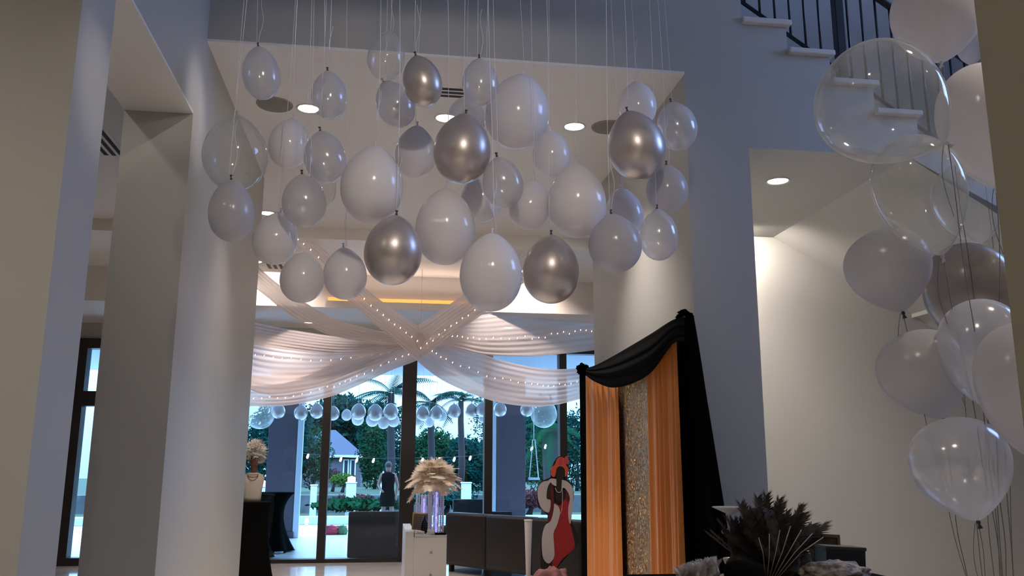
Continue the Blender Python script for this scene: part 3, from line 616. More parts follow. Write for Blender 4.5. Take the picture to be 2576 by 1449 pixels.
panel('backing_board', cp([(430, 260), (480, 130), (540, 80), (610, 120), (640, 230), (600, 330), (680, 400), (700, 560), (670, 800), (760, 1010), (700, 1130), (560, 1300), (440, 1430), (330, 1440), (320, 1000), (380, 860), (400, 760), (290, 640), (280, 480), (330, 370), (430, 320)]), mat('board_black', (.015, .01, .01), .7), std, .012, .014, og)
panel('gown', cp([(470, 600), (540, 640), (600, 560), (640, 590), (640, 780), (690, 1000), (700, 1130), (560, 1260), (460, 1410), (440, 1380), (470, 1180), (460, 1000), (500, 880), (540, 740)]), RED, std, -.004, .01, og)
panel('gown_dark_red', cp([(430, 350), (450, 340), (470, 560), (460, 700), (440, 830), (395, 820), (405, 720), (425, 560)]), DRED, std, -.004, .01, og)  # dark red part of the gown
panel('gown_strap', cp([(600, 450), (632, 470), (640, 590), (610, 590)]), DRED, std, -.006, .01, og)
panel('arm', cp([(395, 420), (430, 400), (425, 500), (440, 560), (400, 575), (390, 500)]), SKIN, std, -.008, .01, og)
panel('face', cp([(500, 205), (560, 195), (588, 230), (585, 300), (560, 370), (550, 470), (520, 485), (498, 460), (495, 340), (490, 260)]), SKIN, std, -.012, .01, og)
panel('chest', cp([(480, 480), (520, 500), (560, 480), (600, 470), (600, 560), (560, 595), (500, 590), (480, 540)]), SKIN, std, -.006, .01, og)
panel('hat', cp([(435, 290), (440, 215), (480, 175), (500, 120), (540, 90), (590, 110), (600, 170), (632, 225), (622, 290), (595, 310), (590, 230), (550, 195), (505, 210), (490, 260), (480, 310), (455, 315)]), HAT, std, -.014, .01, og)
for a_, n_ in (((1410, 1160), 'hat_feather'), ((1424, 1158), 'hat_feather')):
    panel(n_, [(a_[0]-6, a_[1]+10), (a_[0]-4, a_[1]-6), (a_[0]+3, a_[1]-10), (a_[0]+6, a_[1]+8)], mat('standee_pink', (.55, .06, .09), .5), std, -.018, .008, og)
BO1 = [(400, 360), (440, 335), (500, 350), (497, 420), (450, 400), (430, 380), (395, 440), (385, 560), (430, 590), (410, 720), (330, 680), (285, 560), (290, 440), (340, 375)]
panel('white_boa', cp(BO1), BOA, std, -.010, .012, og)
panel('white_boa', cp([(470, 620), (520, 660), (535, 740), (500, 870), (462, 960), (468, 1100), (470, 1220), (430, 1290), (390, 1300), (345, 1240), (330, 1120), (335, 980), (370, 870), (430, 820), (460, 720)]), BOA, std, -.016, .012, og)
panel('white_boa', cp([(560, 350), (620, 370), (680, 440), (690, 560), (672, 740), (655, 850), (635, 800), (630, 680), (648, 560), (620, 480), (580, 440), (555, 450)]), BOA, std, -.016, .012, og)
NE = [at(1290+x*.2201, 1130+y*.2201, CY)-og for x, y in cat_rom([(480, 440), (500, 485), (540, 490), (558, 450), (562, 560), (555, 680), (540, 740)], 6)]
tube('necklace', [(p.x, -.03, p.z) for p in NE], .004, mat('pearl_beads', (.6, .55, .5), .3), std, 6)
bm = bmesh.new(); bx(bm, -.25, .25, .03, .35, 0, .02); mk('foot', bm, BLACKM, std)
# legs/lower board seen at left: slim tapered white post and pink tulle
ps = thing('white_post', 'slim tapered white post standing left of the lady cutout', 'post', (at(1329, 1400, 10.45).x, 10.45, 0))
vs, fs = lathe_geo([(0, 0), (.02, 0), (.028, .3), (.045, .86), (.047, .90), (0, .90)], 20); raw('shaft', vs, fs, WHITEP, ps); lathe('cap', [(0, .90), (.05, .90), (.05, .915), (0, .915)], WHITEP, ps, 20)
pk = thing('tulle_heap', 'dusky pink tulle heap on the floor below the lady cutout', 'tulle', (at(1385, 1449, 10.2).x, 10.2, 0))
bm = bmesh.new(); bmesh.ops.create_icosphere(bm, subdivisions=5, radius=1)
for v in bm.verts:
    d = 1+.22*noise.noise(v.co*3.2)+.10*noise.noise(v.co*9); v.co = Vector((v.co.x*.24*d, v.co.y*.2*d, max(0, v.co.z*.23*d+.16)))
mk('gathered_net', bm, mat('pink_tulle', (.30, .13, .13), .85), pk, True)
bm = bmesh.new(); bx(bm, -.16, .10, -.12, .12, 0, .06, .02); mk('ribbon_band', bm, mat('pink_band', (.4, .16, .17), .6), pk)

# mannequin bust on a black draped pedestal -----------------------------------
mb = at(634, 1262, 12.75)
pd = thing('draped_pedestal', 'tall black draped pedestal at the left window edge', 'pedestal', (mb.x, 12.75, 0))
def spandex(parent, top_r, waist, base_r, hh, m, n=40):
    prof = []
    for j in range(25):
        t = j/24; r = lerp(base_r, top_r, t) if False else (waist+(base_r-waist)*(1-t)**2.2*1+(top_r-waist)*t**5); prof.append((r, t*hh))
    prof += [(top_r, hh+.01), (0, hh+.012)]
    vs, fs = lathe_geo([(0, 0)]+prof, n)
    out = []
    for v in vs:
        a = math.atan2(v[1], v[0]); t = v[2]/hh; k = 1+.16*math.cos(4*a)*(1-min(1, t))**1.5; out.append((v[0]*k, v[1]*k, v[2]))
    return raw('stretch_cover', out, fs, m, parent)
spandex(pd, .26, .22, .3, mb.z-.012, BLACKC); lathe('tabletop', [(0, mb.z-.03), (.25, mb.z-.03), (.25, mb.z-.012), (0, mb.z-.012)], BLACKC, pd)
bu = thing('mannequin_bust', 'mannequin bust in a white blouse and feather hat beside the wall edge', 'mannequin', (mb.x, 12.75, mb.z))
CREAM = mat('cream_cloth', (.62, .55, .46), .8)
vs, fs = lathe_geo([(0, 0), (.115, 0), (.12, .06), (.125, .16), (.14, .24), (.15, .32), (.12, .37), (.05, .395), (.04, .42)], 32)
raw('blouse', [(v[0], v[1]*.65, v[2]) for v in vs], fs, CREAM, bu)
BRN = mat('mannequin_brown', (.16, .05, .03), .5)
lathe('neck', [(.045, .40), (.042, .46), (.045, .50)], BRN, bu, 20)
bm = bmesh.new(); bmesh.ops.create_uvsphere(bm, u_segments=28, v_segments=20, radius=1)
for v in bm.verts:
    x, y, z = v.co; w_ = 1-.25*max(0, -z); nose = .18*math.exp(-((x/.16)**2+((z+.05)/.22)**2)) if y < 0 else 0
    eye = .07*(math.exp(-(((x-.35)/.16)**2+((z-.1)/.12)**2))+math.exp(-(((x+.35)/.16)**2+((z-.1)/.12)**2))) if y < 0 else 0
    mth = .05*math.exp(-((x/.25)**2+((z+.45)/.08)**2)) if y < 0 else 0
    v.co = Vector((x*.075*w_, (y-nose+eye-mth)*.092*w_, z*.115+.575))
mk('head', bm, BRN, bu, True)
for k in range(3): o = tube('necklace_strand', [(.06*math.sin(t_/10*math.pi*1.0-math.pi/2)*1.2, -.08-.02*math.cos(t_/10*math.pi-math.pi/2), .37-.04*k*math.sin(t_/10*math.pi)) for t_ in range(11)], .004, BRN, bu, 6)
me = None
for i in range(60):
    a = i*2.399; el = math.radians(random.choice([85, 60, 35, 12, -10])+random.uniform(-8, 8))
    o = feather('hat_feather', .17, .045, .5, mat('white_feather', (.82, .78, .72), .8), bu, (random.uniform(0, .05), 0, .64+random.uniform(-.02, .05)), (0, -el, a), i, me); me = me or o.data

fluff('plume_core', (0, -.02, .70), .125, .13, MATS['white_feather'], bu, 9, 3500, .022)
fluff('plume_core', (.07, -.02, .60), .06, .06, MATS['white_feather'], bu, 10, 1200, .02)
# ------------------------------------------------------------ table of props at lower right
TZ = .90
tbl = thing('prop_table', 'black cloth covered table below the stairs, cut by the lower frame edge', 'table', (2.15, 4.75, 0))
bm = bmesh.new(); bx(bm, -.75, .75, -.4, .4, TZ-.03, TZ, .008); mk('tabletop', bm, BLACKC, tbl)
bm = bmesh.new(); bx(bm, -.76, .76, -.41, .41, .02, TZ-.031, .01); bmesh.ops.subdivide_edges(bm, edges=bm.edges, cuts=6, use_grid_fill=True)
for v in bm.verts: v.co += Vector((0, .02*math.sin(v.co.x*22), 0))*(1-v.co.z/TZ)
mk('tablecloth_skirt', bm, BLACKC, tbl)
def onT(px, Y): return at(px, 1400, Y).x
mg = thing('martini_glass_stand', 'pale oversized martini glass standing on the prop table', 'martini glass', (onT(1842, 4.95), 4.95, TZ))
MG = film('frosted_plastic', (.62, .58, .54), .25, .05, .3, .2, .05, .2)
lathe('bowl', [(.008, .345), (.10, .385), (.102, .388), (.10, .39), (.0, .355)], MG, mg, 32).rotation_euler = (0, 0, 0)
lathe('stem', [(.006, 0), (.007, .2), (.008, .36)], MG, mg, 12); lathe('stem_disc', [(0, .235), (.05, .24), (.055, .25), (.05, .262), (0, .265)], MG, mg, 24)
lathe('foot', [(0, 0), (.08, 0), (.08, .008), (.01, .03)], MG, mg, 28)
lathe('pearl_fringe', [(.02, .02), (.055, .10), (.05, .105), (.015, .03)], MG, mg, 18)
fan = thing('feather_bundle', 'large dark brown feather bundle fanning out on the prop table', 'feather bundle', (onT(1935, 4.8), 4.8, TZ))
me = None
for i in range(96):
    an = lerp(-.95, .85, (i+.5)/96)+random.uniform(-.1, .1); L_ = random.uniform(.5, 1.06)
    o = feather('dark_feather', .40, .034, .08, FEATHD, fan, (random.uniform(-.03, .03), random.uniform(-.10, .10), .02), (0, -math.pi/2+an+.35, random.uniform(-.25, .25)), i % 5, me); me = me or o.data; o.scale = (L_, 2.3, L_)
bm = bmesh.new(); bmesh.ops.create_icosphere(bm, subdivisions=4, radius=1)
for v in bm.verts:
    d = 1+.3*noise.noise(v.co*2.5)+.12*noise.noise(v.co*8); v.co = Vector((v.co.x*.21*d, v.co.y*.12*d, max(0, v.co.z*.24*d+.13)))
mk('plumage_core', bm, FEATHD, fan, False)
for i in range(7):
    a = -.5+i*.16; tube('quill', [(-.10+.012*i, -.16, .03), (-.06+.02*i+.1*a, -.17, .16), (-.03+.03*i+.2*a, -.17, .30-.02*abs(i-3))], .0028, mat('quill', (.34, .27, .22), .5), fan, 5)
pf = thing('picture_frame', 'small gold picture frame standing behind the black box', 'picture frame', (onT(2076, 5.0), 5.0, TZ))
Mx = leanM(-.12, .07); G2 = mat('old_gold', (.20, .14, .06), .4, .6)
for q in ((-.095, .095, .17, .19), (-.095, .095, .0, .018), (-.095, -.078, .0, .19), (.078, .095, .0, .19)):
    bm = bmesh.new(); bx(bm, q[0], q[1], -.012, .012, q[2]+.04, q[3]+.04, .003, Mx); mk('moulding', bm, G2, pf)
bm = bmesh.new(); bx(bm, -.08, .08, -.004, .004, .05, .22, 0, Mx); mk('picture', bm, mat('dark_picture', (.05, .035, .02), .4, var=.8, scale=12), pf)
bm = bmesh.new(); bx(bm, -.012, .012, 0, .09, 0, .1, 0, Mx); mk('easel_leg', bm, G2, pf)
bb_ = thing('black_box', 'black box in front of the gold picture frame at the table end', 'box', (onT(2112, 4.85), 4.85, TZ))
bm = bmesh.new(); bx(bm, -.12, .115, -.07, .07, .06, .17, .004, Matrix.Rotation(.05, 4, 'Y')); mk('box_body', bm, BLACKM, bb_)
bm = bmesh.new(); bx(bm, -.125, .12, -.075, .075, .155, .175, .004, Matrix.Rotation(.05, 4, 'Y')); mk('lid', bm, mat('box_lid', (.03, .028, .025), .4), bb_)
sf = thing('folded_shawl', 'pale patterned shawl bunched under the black box on the prop table', 'shawl', (onT(2092, 4.72), 4.72, TZ))
bm = bmesh.new(); bmesh.ops.create_icosphere(bm, subdivisions=5, radius=1)
for v in bm.verts:
    d = 1+.2*noise.noise(v.co*3)+.1*noise.noise(v.co*9); v.co = Vector((v.co.x*.20*d, v.co.y*.12*d, max(0, v.co.z*.07*d+.035)))
mk('bunched_cloth', bm, mat('shawl', (.26, .22, .18), .8, var=.6, scale=30), sf, True)
bm = bmesh.new()
for i in range(18): bx(bm, .0+i*.010, .005+i*.010, -.12, -.11, -.02, .03)
o = mk('fringe', bm, mat('shawl_fringe', (.3, .26, .2), .8), sf); o['kind'] = 'stuff'
wf = thing('white_feather_boa', 'fluffy white feather boa at the lower edge in front of the black curtain', 'feather boa', (onT(1752, 4.55), 4.55, TZ))
me = None
for i in range(90):
    u = random.uniform(-1, 1); o = feather('plume', .085, .020, .25, mat('boa_white', (.62, .58, .56), .9), wf, (u*.10, random.uniform(-.04, .04), .02+.05*(1+u)*.5), (0, -math.radians(random.uniform(25, 100)), random.uniform(0, 6.28)), i, me); me = me or o.data
tube('boa_core', [(-.13, 0, .02), (-.05, .01, .04), (.03, -.01, .06), (.11, 0, .08)], .028, MATS['boa_white'], wf, 10)
ht = thing('black_hat', 'round black hat in front of the feather bundle on the table', 'hat', (onT(1870, 4.5), 4.5, TZ))
lathe('crown', [(.10, .015), (.105, .08), (.095, .115), (.05, .135), (0, .138)], BLACKC, ht, 32); lathe('brim', [(.16, .012), (.165, .018), (.10, .02), (.10, .01), (.16, .008)], BLACKC, ht, 32)
lathe('hat_band', [(.104, .02), (.108, .03), (.108, .05), (.104, .055)], mat('hat_band', (.02, .02, .02), .3), ht, 32)

# ------------------------------------------------------------ outside
DECK = mat('pale_wet_deck', (.90, .92, .94), .22, var=.08, scale=3); struct(box('floor', -14, 12, 15.2, 25.5, -.2, -.02, DECK))
struct(box('ceiling', -14, 12, 15.3, 21.2, 3.72, 3.95, mat('porch_ceiling', (.42, .45, .52), .7)))
struct(box('floor', -80, 80, 27.2, 140, -.3, -.06, mat('lawn', (.010, .032, .012), .9, var=.4, scale=.8)))
struct(box('floor', -80, 80, 25.5, 27.2, -.5, -.25, mat('canal_water', (.02, .04, .06), .08)))
tag(box('pool_coping', -14, 12, 25.2, 25.6, -.02, .20, mat('coping', (.34, .40, .50), .5), bev=.03), 'low blue grey curb running along the far edge of the deck', 'curb')
tag(box('sea_wall', -30, 30, 33, 33.6, -.1, .55, mat('sea_wall', (.06, .07, .08), .8, var=.5, scale=2)), 'dark stone garden wall in front of the lawn and house', 'wall')
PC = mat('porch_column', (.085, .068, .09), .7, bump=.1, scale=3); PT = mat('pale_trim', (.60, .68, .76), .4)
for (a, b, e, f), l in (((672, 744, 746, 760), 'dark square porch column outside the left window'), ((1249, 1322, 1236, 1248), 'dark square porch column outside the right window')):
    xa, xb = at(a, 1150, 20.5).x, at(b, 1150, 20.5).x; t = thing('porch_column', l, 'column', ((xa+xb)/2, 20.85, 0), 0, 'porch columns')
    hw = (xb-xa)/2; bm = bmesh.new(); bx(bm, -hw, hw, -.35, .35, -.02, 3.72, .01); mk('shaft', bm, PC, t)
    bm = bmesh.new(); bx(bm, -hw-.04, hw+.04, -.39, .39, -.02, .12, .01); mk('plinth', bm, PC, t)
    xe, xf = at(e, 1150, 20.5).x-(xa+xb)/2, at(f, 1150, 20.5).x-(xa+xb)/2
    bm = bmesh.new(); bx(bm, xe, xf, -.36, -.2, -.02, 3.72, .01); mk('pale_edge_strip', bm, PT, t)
def cocktail(x, y, label):
    t = thing('cocktail_table', label, 'cocktail table', (x, y, 0), .5, 'black cocktail tables on the deck'); spandex(t, .40, .17, .42, 1.05, BLACKC); lathe('tabletop', [(0, 1.03), (.4, 1.03), (.4, 1.06), (0, 1.062)], BLACKC, t)
    for i in range(4): a = math.pi/2*i; o = lathe('foot_pocket', [(0, 0), (.10, 0), (.1, .03), (0, .05)], mat('foot_disc', (.55, .6, .68), .5), t, 20, (.40*math.cos(a), .40*math.sin(a), -.01))
cocktail(at(686, 1240, 17.2).x, 17.2, 'black stretch covered cocktail table outside the left window')
cocktail(at(632, 1240, 16.0).x, 16.0, 'black cocktail table outside, mostly hidden behind the draped pedestal')
PBL = [('S', 757, 1038, 34), ('S', 797, 1034, 34), ('S', 838, 1040, 32), ('W', 872, 1044, 26), ('S', 902, 1036, 37), ('W', 900, 1054, 30), ('S', 944, 1038, 38), ('W', 937, 1056, 32), ('S', 983, 1036, 38), ('W', 965, 1064, 28), ('W', 990, 1058, 30),
 ('S', 1063, 1040, 34), ('W', 1051, 1058, 26), ('S', 1098, 1040, 34), ('W', 1080, 1062, 24), ('W', 1110, 1046, 28), ('S', 1142, 1035, 34), ('S', 1186, 1033, 32), ('W', 1213, 1054, 18), ('S', 1213, 1030, 34), ('S', 1258, 1030, 34), ('S', 1325, 1030, 34), ('C', 1368, 1040, 68), ('C', 655, 1040, 70), ('S', 700, 1034, 34)]
PLAB = {0: 'first grey balloon right of the left porch column, hanging outside the glass', 3: 'pale white balloon outside just right of the left window post', 21: 'grey balloon outside half hidden under the right white drape', 22: 'large clear balloon outside between the two right window posts', 23: 'large clear balloon outside at the left edge of the window'}
PORD = ['first', 'second', 'third', 'fourth', 'fifth', 'sixth', 'seventh']
def zone(px): return 'before the left porch column' if px < 745 else 'between the left and wide middle window posts' if 775 < px < 1010 else 'between the wide middle and right window posts' if 1010 < px < 1225 else 'left of the left window post' if px <= 775 else 'beyond the right window post'
def plab(i):
    k, px = PBL[i][:2]; same = sorted(q[1] for q in PBL if q[0] == k and zone(q[1]) == zone(px))
    return ('white' if k == 'W' else 'grey')+' balloon outside, '+(PORD[same.index(px)]+' from left ' if len(same) > 1 else '')+zone(px)
for i, (k_, px, py, w_) in enumerate(PBL):
    Yb = 19.4+(.35 if k_ == 'W' else 0)+.11*(i % 3); c = at(px, py, Yb); R_ = w_/2/2230*Yb
    t = thing('porch_balloon', PLAB.get(i, plab(i)), 'balloon', c, 0, 'balloons hanging from the porch roof outside')
    lathe('skin', balloon_geo(R_, R_*2.2, .13, 24, 14), {'S': SILVER, 'W': LATEX, 'C': CLEAR}[k_], t, 24); lathe('knot', [(.004, R_*1.1), (.012, R_*1.1+.02), (0, R_*1.1+.03)], KNOTD, t, 8)
    tube('ribbon', [(0, 0, R_*1.1), (0, 0, 3.72-c.z)], .0025, RIBBON, t, 4)
def osofa(x0, x1, y, hb, label):
    t = thing('outdoor_sofa', label, 'outdoor sofa', ((x0+x1)/2, y, 0), 0, 'dark outdoor sofas'); hw = (x1-x0)/2; WK = mat('dark_wicker', (.014, .016, .020), .7, bump=.3, scale=40)
    bm = bmesh.new(); bx(bm, -hw, hw, 0, .16, -.02, hb, .03); mk('backrest', bm, WK, t); bm = bmesh.new(); bx(bm, -hw, hw, .16, .9, -.02, .34, .03); mk('base', bm, WK, t)
    bm = bmesh.new(); bx(bm, -hw+.1, hw-.1, .17, .88, .34, .46, .05); mk('seat_cushion', bm, mat('navy_cushion', (.03, .045, .08), .8), t, True)
    for a_ in (-hw, hw-.14): bm = bmesh.new(); bx(bm, a_, a_+.14, .16, .9, .3, min(.62, hb), .03); mk('armrest', bm, WK, t)
osofa(at(877, 1290, 15.9).x, at(1040, 1290, 15.9).x, 15.9, .76, 'dark wicker sofa outside between the two middle window posts')
osofa(at(1140, 1270, 18.5).x, at(1222, 1270, 18.5).x, 18.5, .88, 'dark outdoor sofa beyond the window left of the right window post')
osofa(at(1226, 1290, 17.4).x, at(1290, 1290, 17.4).x, 17.4, .68, 'low dark outdoor seat at the foot of the right porch column')
cu = thing('floor_cushion', 'crumpled red and green bundle lying on the wet deck', 'bundle', (at(840, 1325, 21.5).x, 21.5, 0))
for nm_, cx_, m_ in (('red_cloth', -.08, mat('red_cloth', (.35, .02, .05), .8)), ('green_cloth', .2, mat('green_cloth', (.03, .14, .05), .8))):
    bm = bmesh.new(); bmesh.ops.create_icosphere(bm, subdivisions=4, radius=1)
    for v in bm.verts: d = 1+.25*noise.noise(v.co*3); v.co = Vector((v.co.x*(.26 if cx_ < 0 else .12)*d+cx_, v.co.y*.14*d, max(-.02, v.co.z*.12*d+.07)))
    mk(nm_, bm, m_, cu, True)
fl = thing('deck_lamp', 'tiny bright lamp standing on the wet deck at left', 'lamp', (at(772, 1300, 24.6).x, 24.6, -.02)); lathe('glow', [(0, .06), (.05, .08), (.05, .2), (0, .22)], emis('cool_lamp', (.8, .95, 1), 3), fl, 12); lathe('base', [(0, 0), (.05, 0), (.04, .06), (0, .06)], PT, fl, 12)
for (px, y0_, y1_, w_, lamp), l in (((790, 1222, 1270, 15, 0), 'pale dock post without a lamp left of the second window post'), ((884, 1216, 1248, 24, 1), 'pale dock post with a glowing lamp in the middle window'), ((963, 1214, 1240, 12, 1), 'pale lamp post beside the person outside'), ((1173, 1216, 1256, 24, 0), 'wide pale post behind the sofa in the right window'), ((662, 1226, 1240, 12, 1), 'pale lamp post beside the mannequin bust')):
    Yp = 30; c = at(px, y0_, Yp); hw = w_/2/2230*Yp
    t = thing('dock_post', l, 'dock post', (c.x, Yp, 0), 0, 'pale dock posts'); bm = bmesh.new(); bx(bm, -hw, hw, -hw, hw, -.06, c.z, .02); mk('post', bm, PT, t)
    bm = bmesh.new(); bx(bm, -hw-.02, hw+.02, -hw-.02, hw+.02, c.z, c.z+.04, .01); mk('cap', bm, PT, t)
    if lamp: lathe('lamp_glass', [(0, c.z+.04), (hw*.8, c.z+.05), (hw*.8, c.z+.2), (0, c.z+.24)], emis('dock_lamp_glow', (1, .97, .92), 4), t, 12)
# bulbs strung beyond the deck
lz = thing('garden_string_light', 'string of small white bulbs hanging in a shallow arc outside', 'string light', (0, 26.5, 0))
BP = [(600, 1112), (648, 1123), (775, 1142), (858, 1150), (898, 1152), (940, 1153), (1063, 1152), (1105, 1151), (1143, 1150), (1183, 1147), (1338, 1123), (1372, 1118), (1440, 1108)]
PP = [at(a, b, 26.5)-Vector((0, 26.5, 0)) for a, b in BP]; tube('wire', PP, .006, BLACKM, lz, 4); me = None
for p in PP[1:-1]:
    if me is None: o = lathe('bulb', [(0, -.09), (.03, -.07), (.035, 0), (.02, .05), (0, .06)], emis('white_bulb', (1, .82, .76), 5), lz, 10); me = o.data
    else: o = bpy.data.objects.new('bulb', me); COL.objects.link(o); o.parent = lz
    o.location = p+Vector((0, -.02, -.05)); o.rotation_euler = (0, .3, 0)
# house -------------------------------------------------------------------
hx0, hx1, hy = at(768, 1200, 79).x, at(913, 1200, 79).x, 79
ho = thing('house', 'lavender grey house with hipped roof beyond the garden', 'house', ((hx0+hx1)/2, hy, 0)); hw = (hx1-hx0)/2; HWl = mat('house_wall', (.085, .075, .10), .8)
bm = bmesh.new(); bx(bm, -hw-3, hw-.2, 0, 8, -.1, 2.75); mk('wall', bm, HWl, ho)
bm = bmesh.new(); q = [bm.verts.new(p) for p in ((-hw-3.3, -.5, 2.6), (hw+.1, -.5, 2.6), (hw+.1, 8.5, 2.6), (-hw-3.3, 8.5, 2.6), (-hw+1.2, 4, 5.0), (-hw+2.2, 4, 5.0))]
for f in ((0, 1, 5, 4), (1, 2, 5), (2, 3, 4, 5), (3, 0, 4), (3, 2, 1, 0)): bm.faces.new([q[i] for i in f])
mk('roof', bm, mat('roof_slate', (.035, .040, .075), .8, bump=.3, scale=4), ho)
bm = bmesh.new(); bx(bm, -hw-3.3, hw+.1, -.55, -.45, 2.45, 2.66); mk('fascia', bm, PT, ho)
for xx in (-hw+1.2, hw-1.5, hw-.9):
    bm = bmesh.new(); bx(bm, xx-.25, xx+.25, -.06, .02, .6, 2.3); f_ = mk('window', bm, PT, ho); bm = bmesh.new(); bx(bm, xx-.14, xx+.14, -.09, -.05, .7, 2.2); mk('pane', bm, mat('dark_pane', (.02, .03, .05), .2), f_)
# planting -----------------------------------------------------------------
LEAFS = [mat('leaf_teal', (.004, .034, .030), .8), mat('leaf_green', (.008, .046, .022), .8), mat('leaf_bright', (.045, .10, .02), .8), mat('leaf_red', (.07, .022, .028), .8)]
BARK = mat('bark', (.018, .015, .02), .9)
def crown(c, rx, ry, rz, n, size, m, parent, seed):
    rnd = random.Random(seed); vs, fs = [], []
    for i in range(n):
        d = Vector((rnd.gauss(0, 1), rnd.gauss(0, 1), rnd.gauss(0, 1))).normalized()*(rnd.random()**.4)
        k = 1+.35*noise.noise(d*2.2+Vector((seed, 0, 0))); p = Vector((c[0]+d.x*rx*k, c[1]+d.y*ry*k, c[2]+d.z*rz*k))
        a = Vector((rnd.gauss(0, 1), rnd.gauss(0, 1), rnd.gauss(0, 1))).normalized(); b = a.orthogonal().normalized(); s_ = size*rnd.uniform(.6, 1.3); q = len(vs)
        vs += [p-a*s_, p+b*s_*.45, p+a*s_, p-b*s_*.45]; fs.append((q, q+1, q+2, q+3))
    return raw('foliage', vs, fs, m, parent, False)
def tree(px, ytop, ybot, w, Y, mi, label, seed, n=2600, name='leafy_tree', group='trees beyond the garden'):
    c = at(px, (ytop+ybot)/2, Y); rx = w/2/2230*Y; rzz = (ybot-ytop)/2/2230*Y
    t = thing(name, label, 'tree' if 'tree' in name else 'shrub', (c.x, Y, -.06), 0, group)
    crown((0, 0, c.z), rx, rx*.6, rzz, n, rx*.10, LEAFS[mi], t, seed)
    tube('trunk', [(0, 0, 0), (.1, 0, c.z*.5), (0, 0, max(.3, c.z))], lambda q: .02*rx+.12*(1-q), BARK, t, 8)
tree(860, 1010, 1215, 250, 110, 0, 'wide dark tree line far behind the house', 21, 5000)
tree(1130, 1110, 1215, 260, 105, 0, 'wide dark tree line far beyond the right window', 22, 5000)
tree(1350, 1000, 1215, 220, 108, 0, 'wide dark tree line at the far right', 23, 4000)
tree(960, 1005, 1100, 120, 90, 0, 'dark tree crown below the bright sky patch', 24, 1800)
tree(650, 1030, 1240, 120, 48, 0, 'dark teal tree at the far left of the window behind the bust', 1)
tree(712, 985, 1210, 150, 60, 0, 'dark tree behind the left porch column', 2)
tree(790, 1075, 1215, 90, 62, 1, 'green tree left of the house roof', 3)
tree(860, 992, 1090, 150, 95, 0, 'tall dark tree rising behind the house roof', 4)
tree(945, 1050, 1230, 95, 70, 1, 'dark green tree to the right of the house', 5)
tree(1005, 1070, 1215, 80, 66, 0, 'dark teal tree behind the wide middle window post', 12)
tree(1090, 1075, 1225, 120, 60, 1, 'broad green tree right of the middle window post', 6, 4000)
tree(1175, 1095, 1235, 110, 58, 0, 'dark bluish tree above the wide pale post', 7, 3600)
tree(1215, 980, 1110, 70, 64, 0, 'ragged tall tree beside the right window post', 13, 900)
tree(1285, 990, 1220, 130, 66, 0, 'dark tree behind the right porch column', 8)
tree(1372, 1070, 1240, 110, 60, 1, 'green tree at the far right of the window', 9)
tree(1450, 1020, 1240, 110, 64, 0, 'dark tree behind the backdrop edge', 14)
tree(862, 1188, 1222, 66, 60, 2, 'bright yellow green shrub before the house', 10, 900, 'garden_shrub', 'garden shrubs')
tree(838, 1178, 1210, 46, 62, 3, 'reddish shrub left of the bright one at the house', 11, 700, 'garden_shrub', 'garden shrubs')
tree(890, 1240, 1262, 110, 31.5, 3, 'reddish flower bush behind the lamp post', 15, 700, 'garden_shrub', 'garden shrubs')
tree(905, 1252, 1276, 220, 28.6, 1, 'low green border plants behind the curb', 16, 1500, 'garden_shrub', 'garden shrubs')
tree(1330, 1225, 1275, 120, 30, 3, 'low dark border plants behind the right curb', 17, 1200, 'garden_shrub', 'garden shrubs')
tree(1120, 1232, 1268, 160, 31, 0, 'low teal border plants behind the outdoor sofa', 18, 1200, 'garden_shrub', 'garden shrubs')
def palm(px, ytop, Y, R_, nfr, label, seed, mi=0, droop=.55, tr=.17):
    c = at(px, ytop, Y); t = thing('palm_tree', label, 'palm', (c.x, Y, -.06), 0, 'palm trees'); rnd = random.Random(seed)
    tube('trunk', [(0, 0, 0), (.08, 0, c.z*.4), (.0, 0, c.z*.8), (0, 0, c.z)], lambda q: tr*(1-.3*q), BARK, t, 10)
    for k in range(nfr):
        a = 2*math.pi*k/nfr+rnd.uniform(-.2, .2); el = rnd.uniform(-.3, 1.1); L_ = R_*rnd.uniform(.8, 1.1); vs, fs = [], []
        def sp(u): r_ = L_*u*math.cos(el*(1-u*.5)); return Vector((r_*math.cos(a), r_*math.sin(a), c.z+L_*(math.sin(el)*u-droop*u*u)))
        side = Vector((-math.sin(a), math.cos(a), 0))
        for i in range(26):
            u = (i+1)/26; p = sp(u); q_ = sp(min(1, u+.03)); lw = L_*.20*math.sin(math.pi*min(1, .15+u*.85))**.7
            for sg_ in (-1, 1):
                b = len(vs); vs += [p, q_, p.lerp(q_, .5)+side*sg_*lw+Vector((0, 0, -lw*.55))+(q_-p)*1.6]; fs.append((b, b+1, b+2))
        raw('frond', vs, fs, LEAFS[mi], t, False)
palm(985, 985, 34, 1.9, 16, 'tall dark palm tree just left of the middle window post', 1)
palm(1085, 1010, 36, 1.8, 14, 'palm tree with drooping fronds right of the middle window post', 2)
palm(1160, 1005, 40, 1.5, 12, 'smaller palm tree against the bright sky patch', 3)
palm(1385, 1075, 27, 1.3, 14, 'bright leaved palm with thick trunk outside at right', 4, 1, .8, .34)
sw_ = thing('garden_swing', 'pale hanging swing seat outside at the right', 'swing', (at(1343, 1200, 20.9).x, 20.9, at(1343, 1207, 20.9).z))
bm = bmesh.new(); bx(bm, -.13, .13, -.08, .08, 0, .05, .01); mk('seat', bm, PT, sw_)
for a_ in (-.11, .11): tube('rope', [(a_, 0, .05), (a_*.25, 0, .95)], .012, PT, sw_, 5)
tube('hanging_rope', [(0, 0, .93), (0, 0, 3.72-at(1343, 1207, 20.9).z)], .01, PT, sw_, 5)
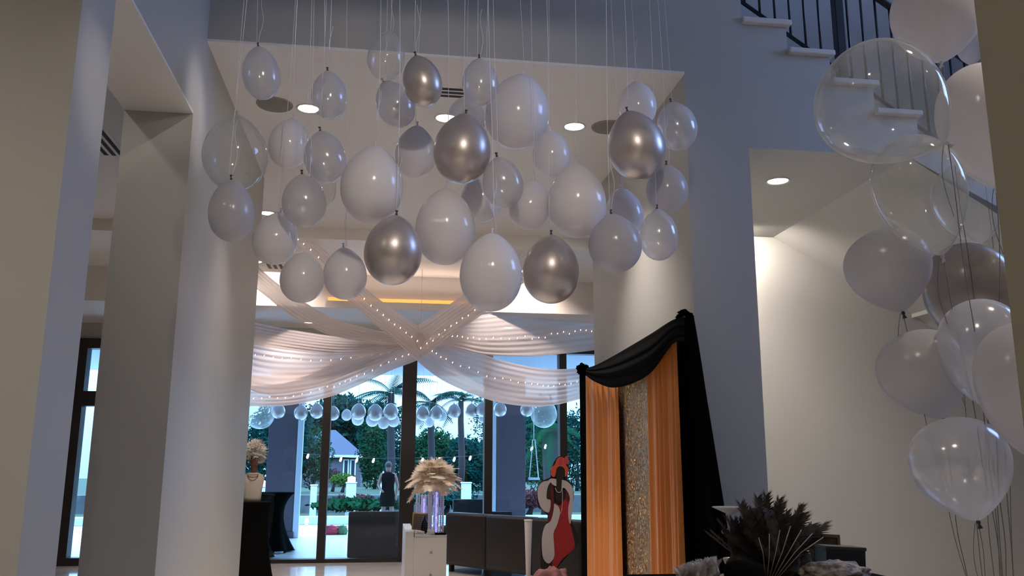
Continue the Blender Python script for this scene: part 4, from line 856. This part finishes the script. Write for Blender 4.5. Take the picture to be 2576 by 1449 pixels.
# distant person -----------------------------------------------------------
px0 = at(975, 1250, 23.0)
pe = thing('person', 'distant person in a dark top and shorts standing on the deck outside', 'person', (px0.x, 23.0, -.02))
J = {'pel': (0, 0, .88), 'wai': (0, 0, 1.05), 'che': (0, -.02, 1.28), 'nek': (0, -.02, 1.42), 'hed': (0, -.05, 1.50), 'top': (0, -.05, 1.64),
     'ls': (-.17, -.02, 1.36), 'le': (-.24, -.05, 1.10), 'lw': (-.17, -.22, .98), 'lh': (-.13, -.27, .99), 'rs': (.17, -.02, 1.36), 're': (.25, 0, 1.10), 'rw': (.22, -.10, .88), 'rh': (.21, -.13, .80),
     'lk': (-.10, -.04, .47), 'la': (-.11, .02, .09), 'lf': (-.12, -.13, .03), 'rk': (.11, -.02, .47), 'ra': (.13, .04, .09), 'rf': (.14, -.11, .03), 'lp': (-.09, 0, .84), 'rp': (.09, 0, .84)}
RD = {'pel': .13, 'wai': .115, 'che': .135, 'nek': .05, 'hed': .085, 'top': .075, 'ls': .055, 'le': .04, 'lw': .028, 'lh': .035, 'rs': .055, 're': .04, 'rw': .028, 'rh': .035, 'lk': .055, 'la': .036, 'lf': .035, 'rk': .055, 'ra': .036, 'rf': .035, 'lp': .085, 'rp': .085}
ED = ['pel wai', 'wai che', 'che nek', 'nek hed', 'hed top', 'che ls', 'ls le', 'le lw', 'lw lh', 'che rs', 'rs re', 're rw', 'rw rh', 'pel lp', 'lp lk', 'lk la', 'la lf', 'pel rp', 'rp rk', 'rk ra', 'ra rf']
for si, w_ in (('l', -1), ('r', 1)):
    hx_, hy_, hz_ = J[si+'h']
    for fi in range(5):
        nm_ = f'{si}f{fi}'; J[nm_] = (hx_+(fi-2)*.014, hy_-.035, hz_-.06 if fi else hz_-.02); RD[nm_] = .009; ED.append(f'{si}h {nm_}')
ks = list(J); me = bpy.data.meshes.new('body'); me.from_pydata([J[k] for k in ks], [tuple(ks.index(q) for q in e.split()) for e in ED], []); body = link('body', me, mat('skin', (.16, .08, .06), .6), pe)
mdf = body.modifiers.new('skin', 'SKIN'); sv = me.skin_vertices[0].data
for i, k in enumerate(ks): sv[i].radius = (RD[k], RD[k])
sv[0].use_root = True; body.modifiers.new('sub', 'SUBSURF').levels = 1
def ring_cloth(name, rows, m):
    vs, fs = lathe_geo([(1, z) for _, _, z, _ in rows], 20); out = []
    for i, v in enumerate(vs): rx, ry, z, cy_ = rows[i//20]; out.append((v[0]*rx, v[1]*ry+cy_, z))
    return raw(name, out, fs, m, pe)
ring_cloth('dark_top', [(.16, .13, .96, 0), (.155, .13, 1.1, 0), (.18, .15, 1.28, -.02), (.17, .13, 1.38, -.02), (.07, .07, 1.43, -.02)], mat('dark_top', (.004, .004, .006), 1, spec=0))
ring_cloth('shorts', [(.20, .15, .58, 0), (.20, .155, .8, 0), (.165, .14, .98, 0)], BLACKC)
bm = bmesh.new(); bmesh.ops.create_uvsphere(bm, u_segments=16, v_segments=12, radius=1)
for v in bm.verts: v.co = Vector((v.co.x*.092, v.co.y*.10-.03, v.co.z*.105+1.60))
mk('hair', bm, mat('dark_hair', (.015, .01, .01), .7), pe, True)
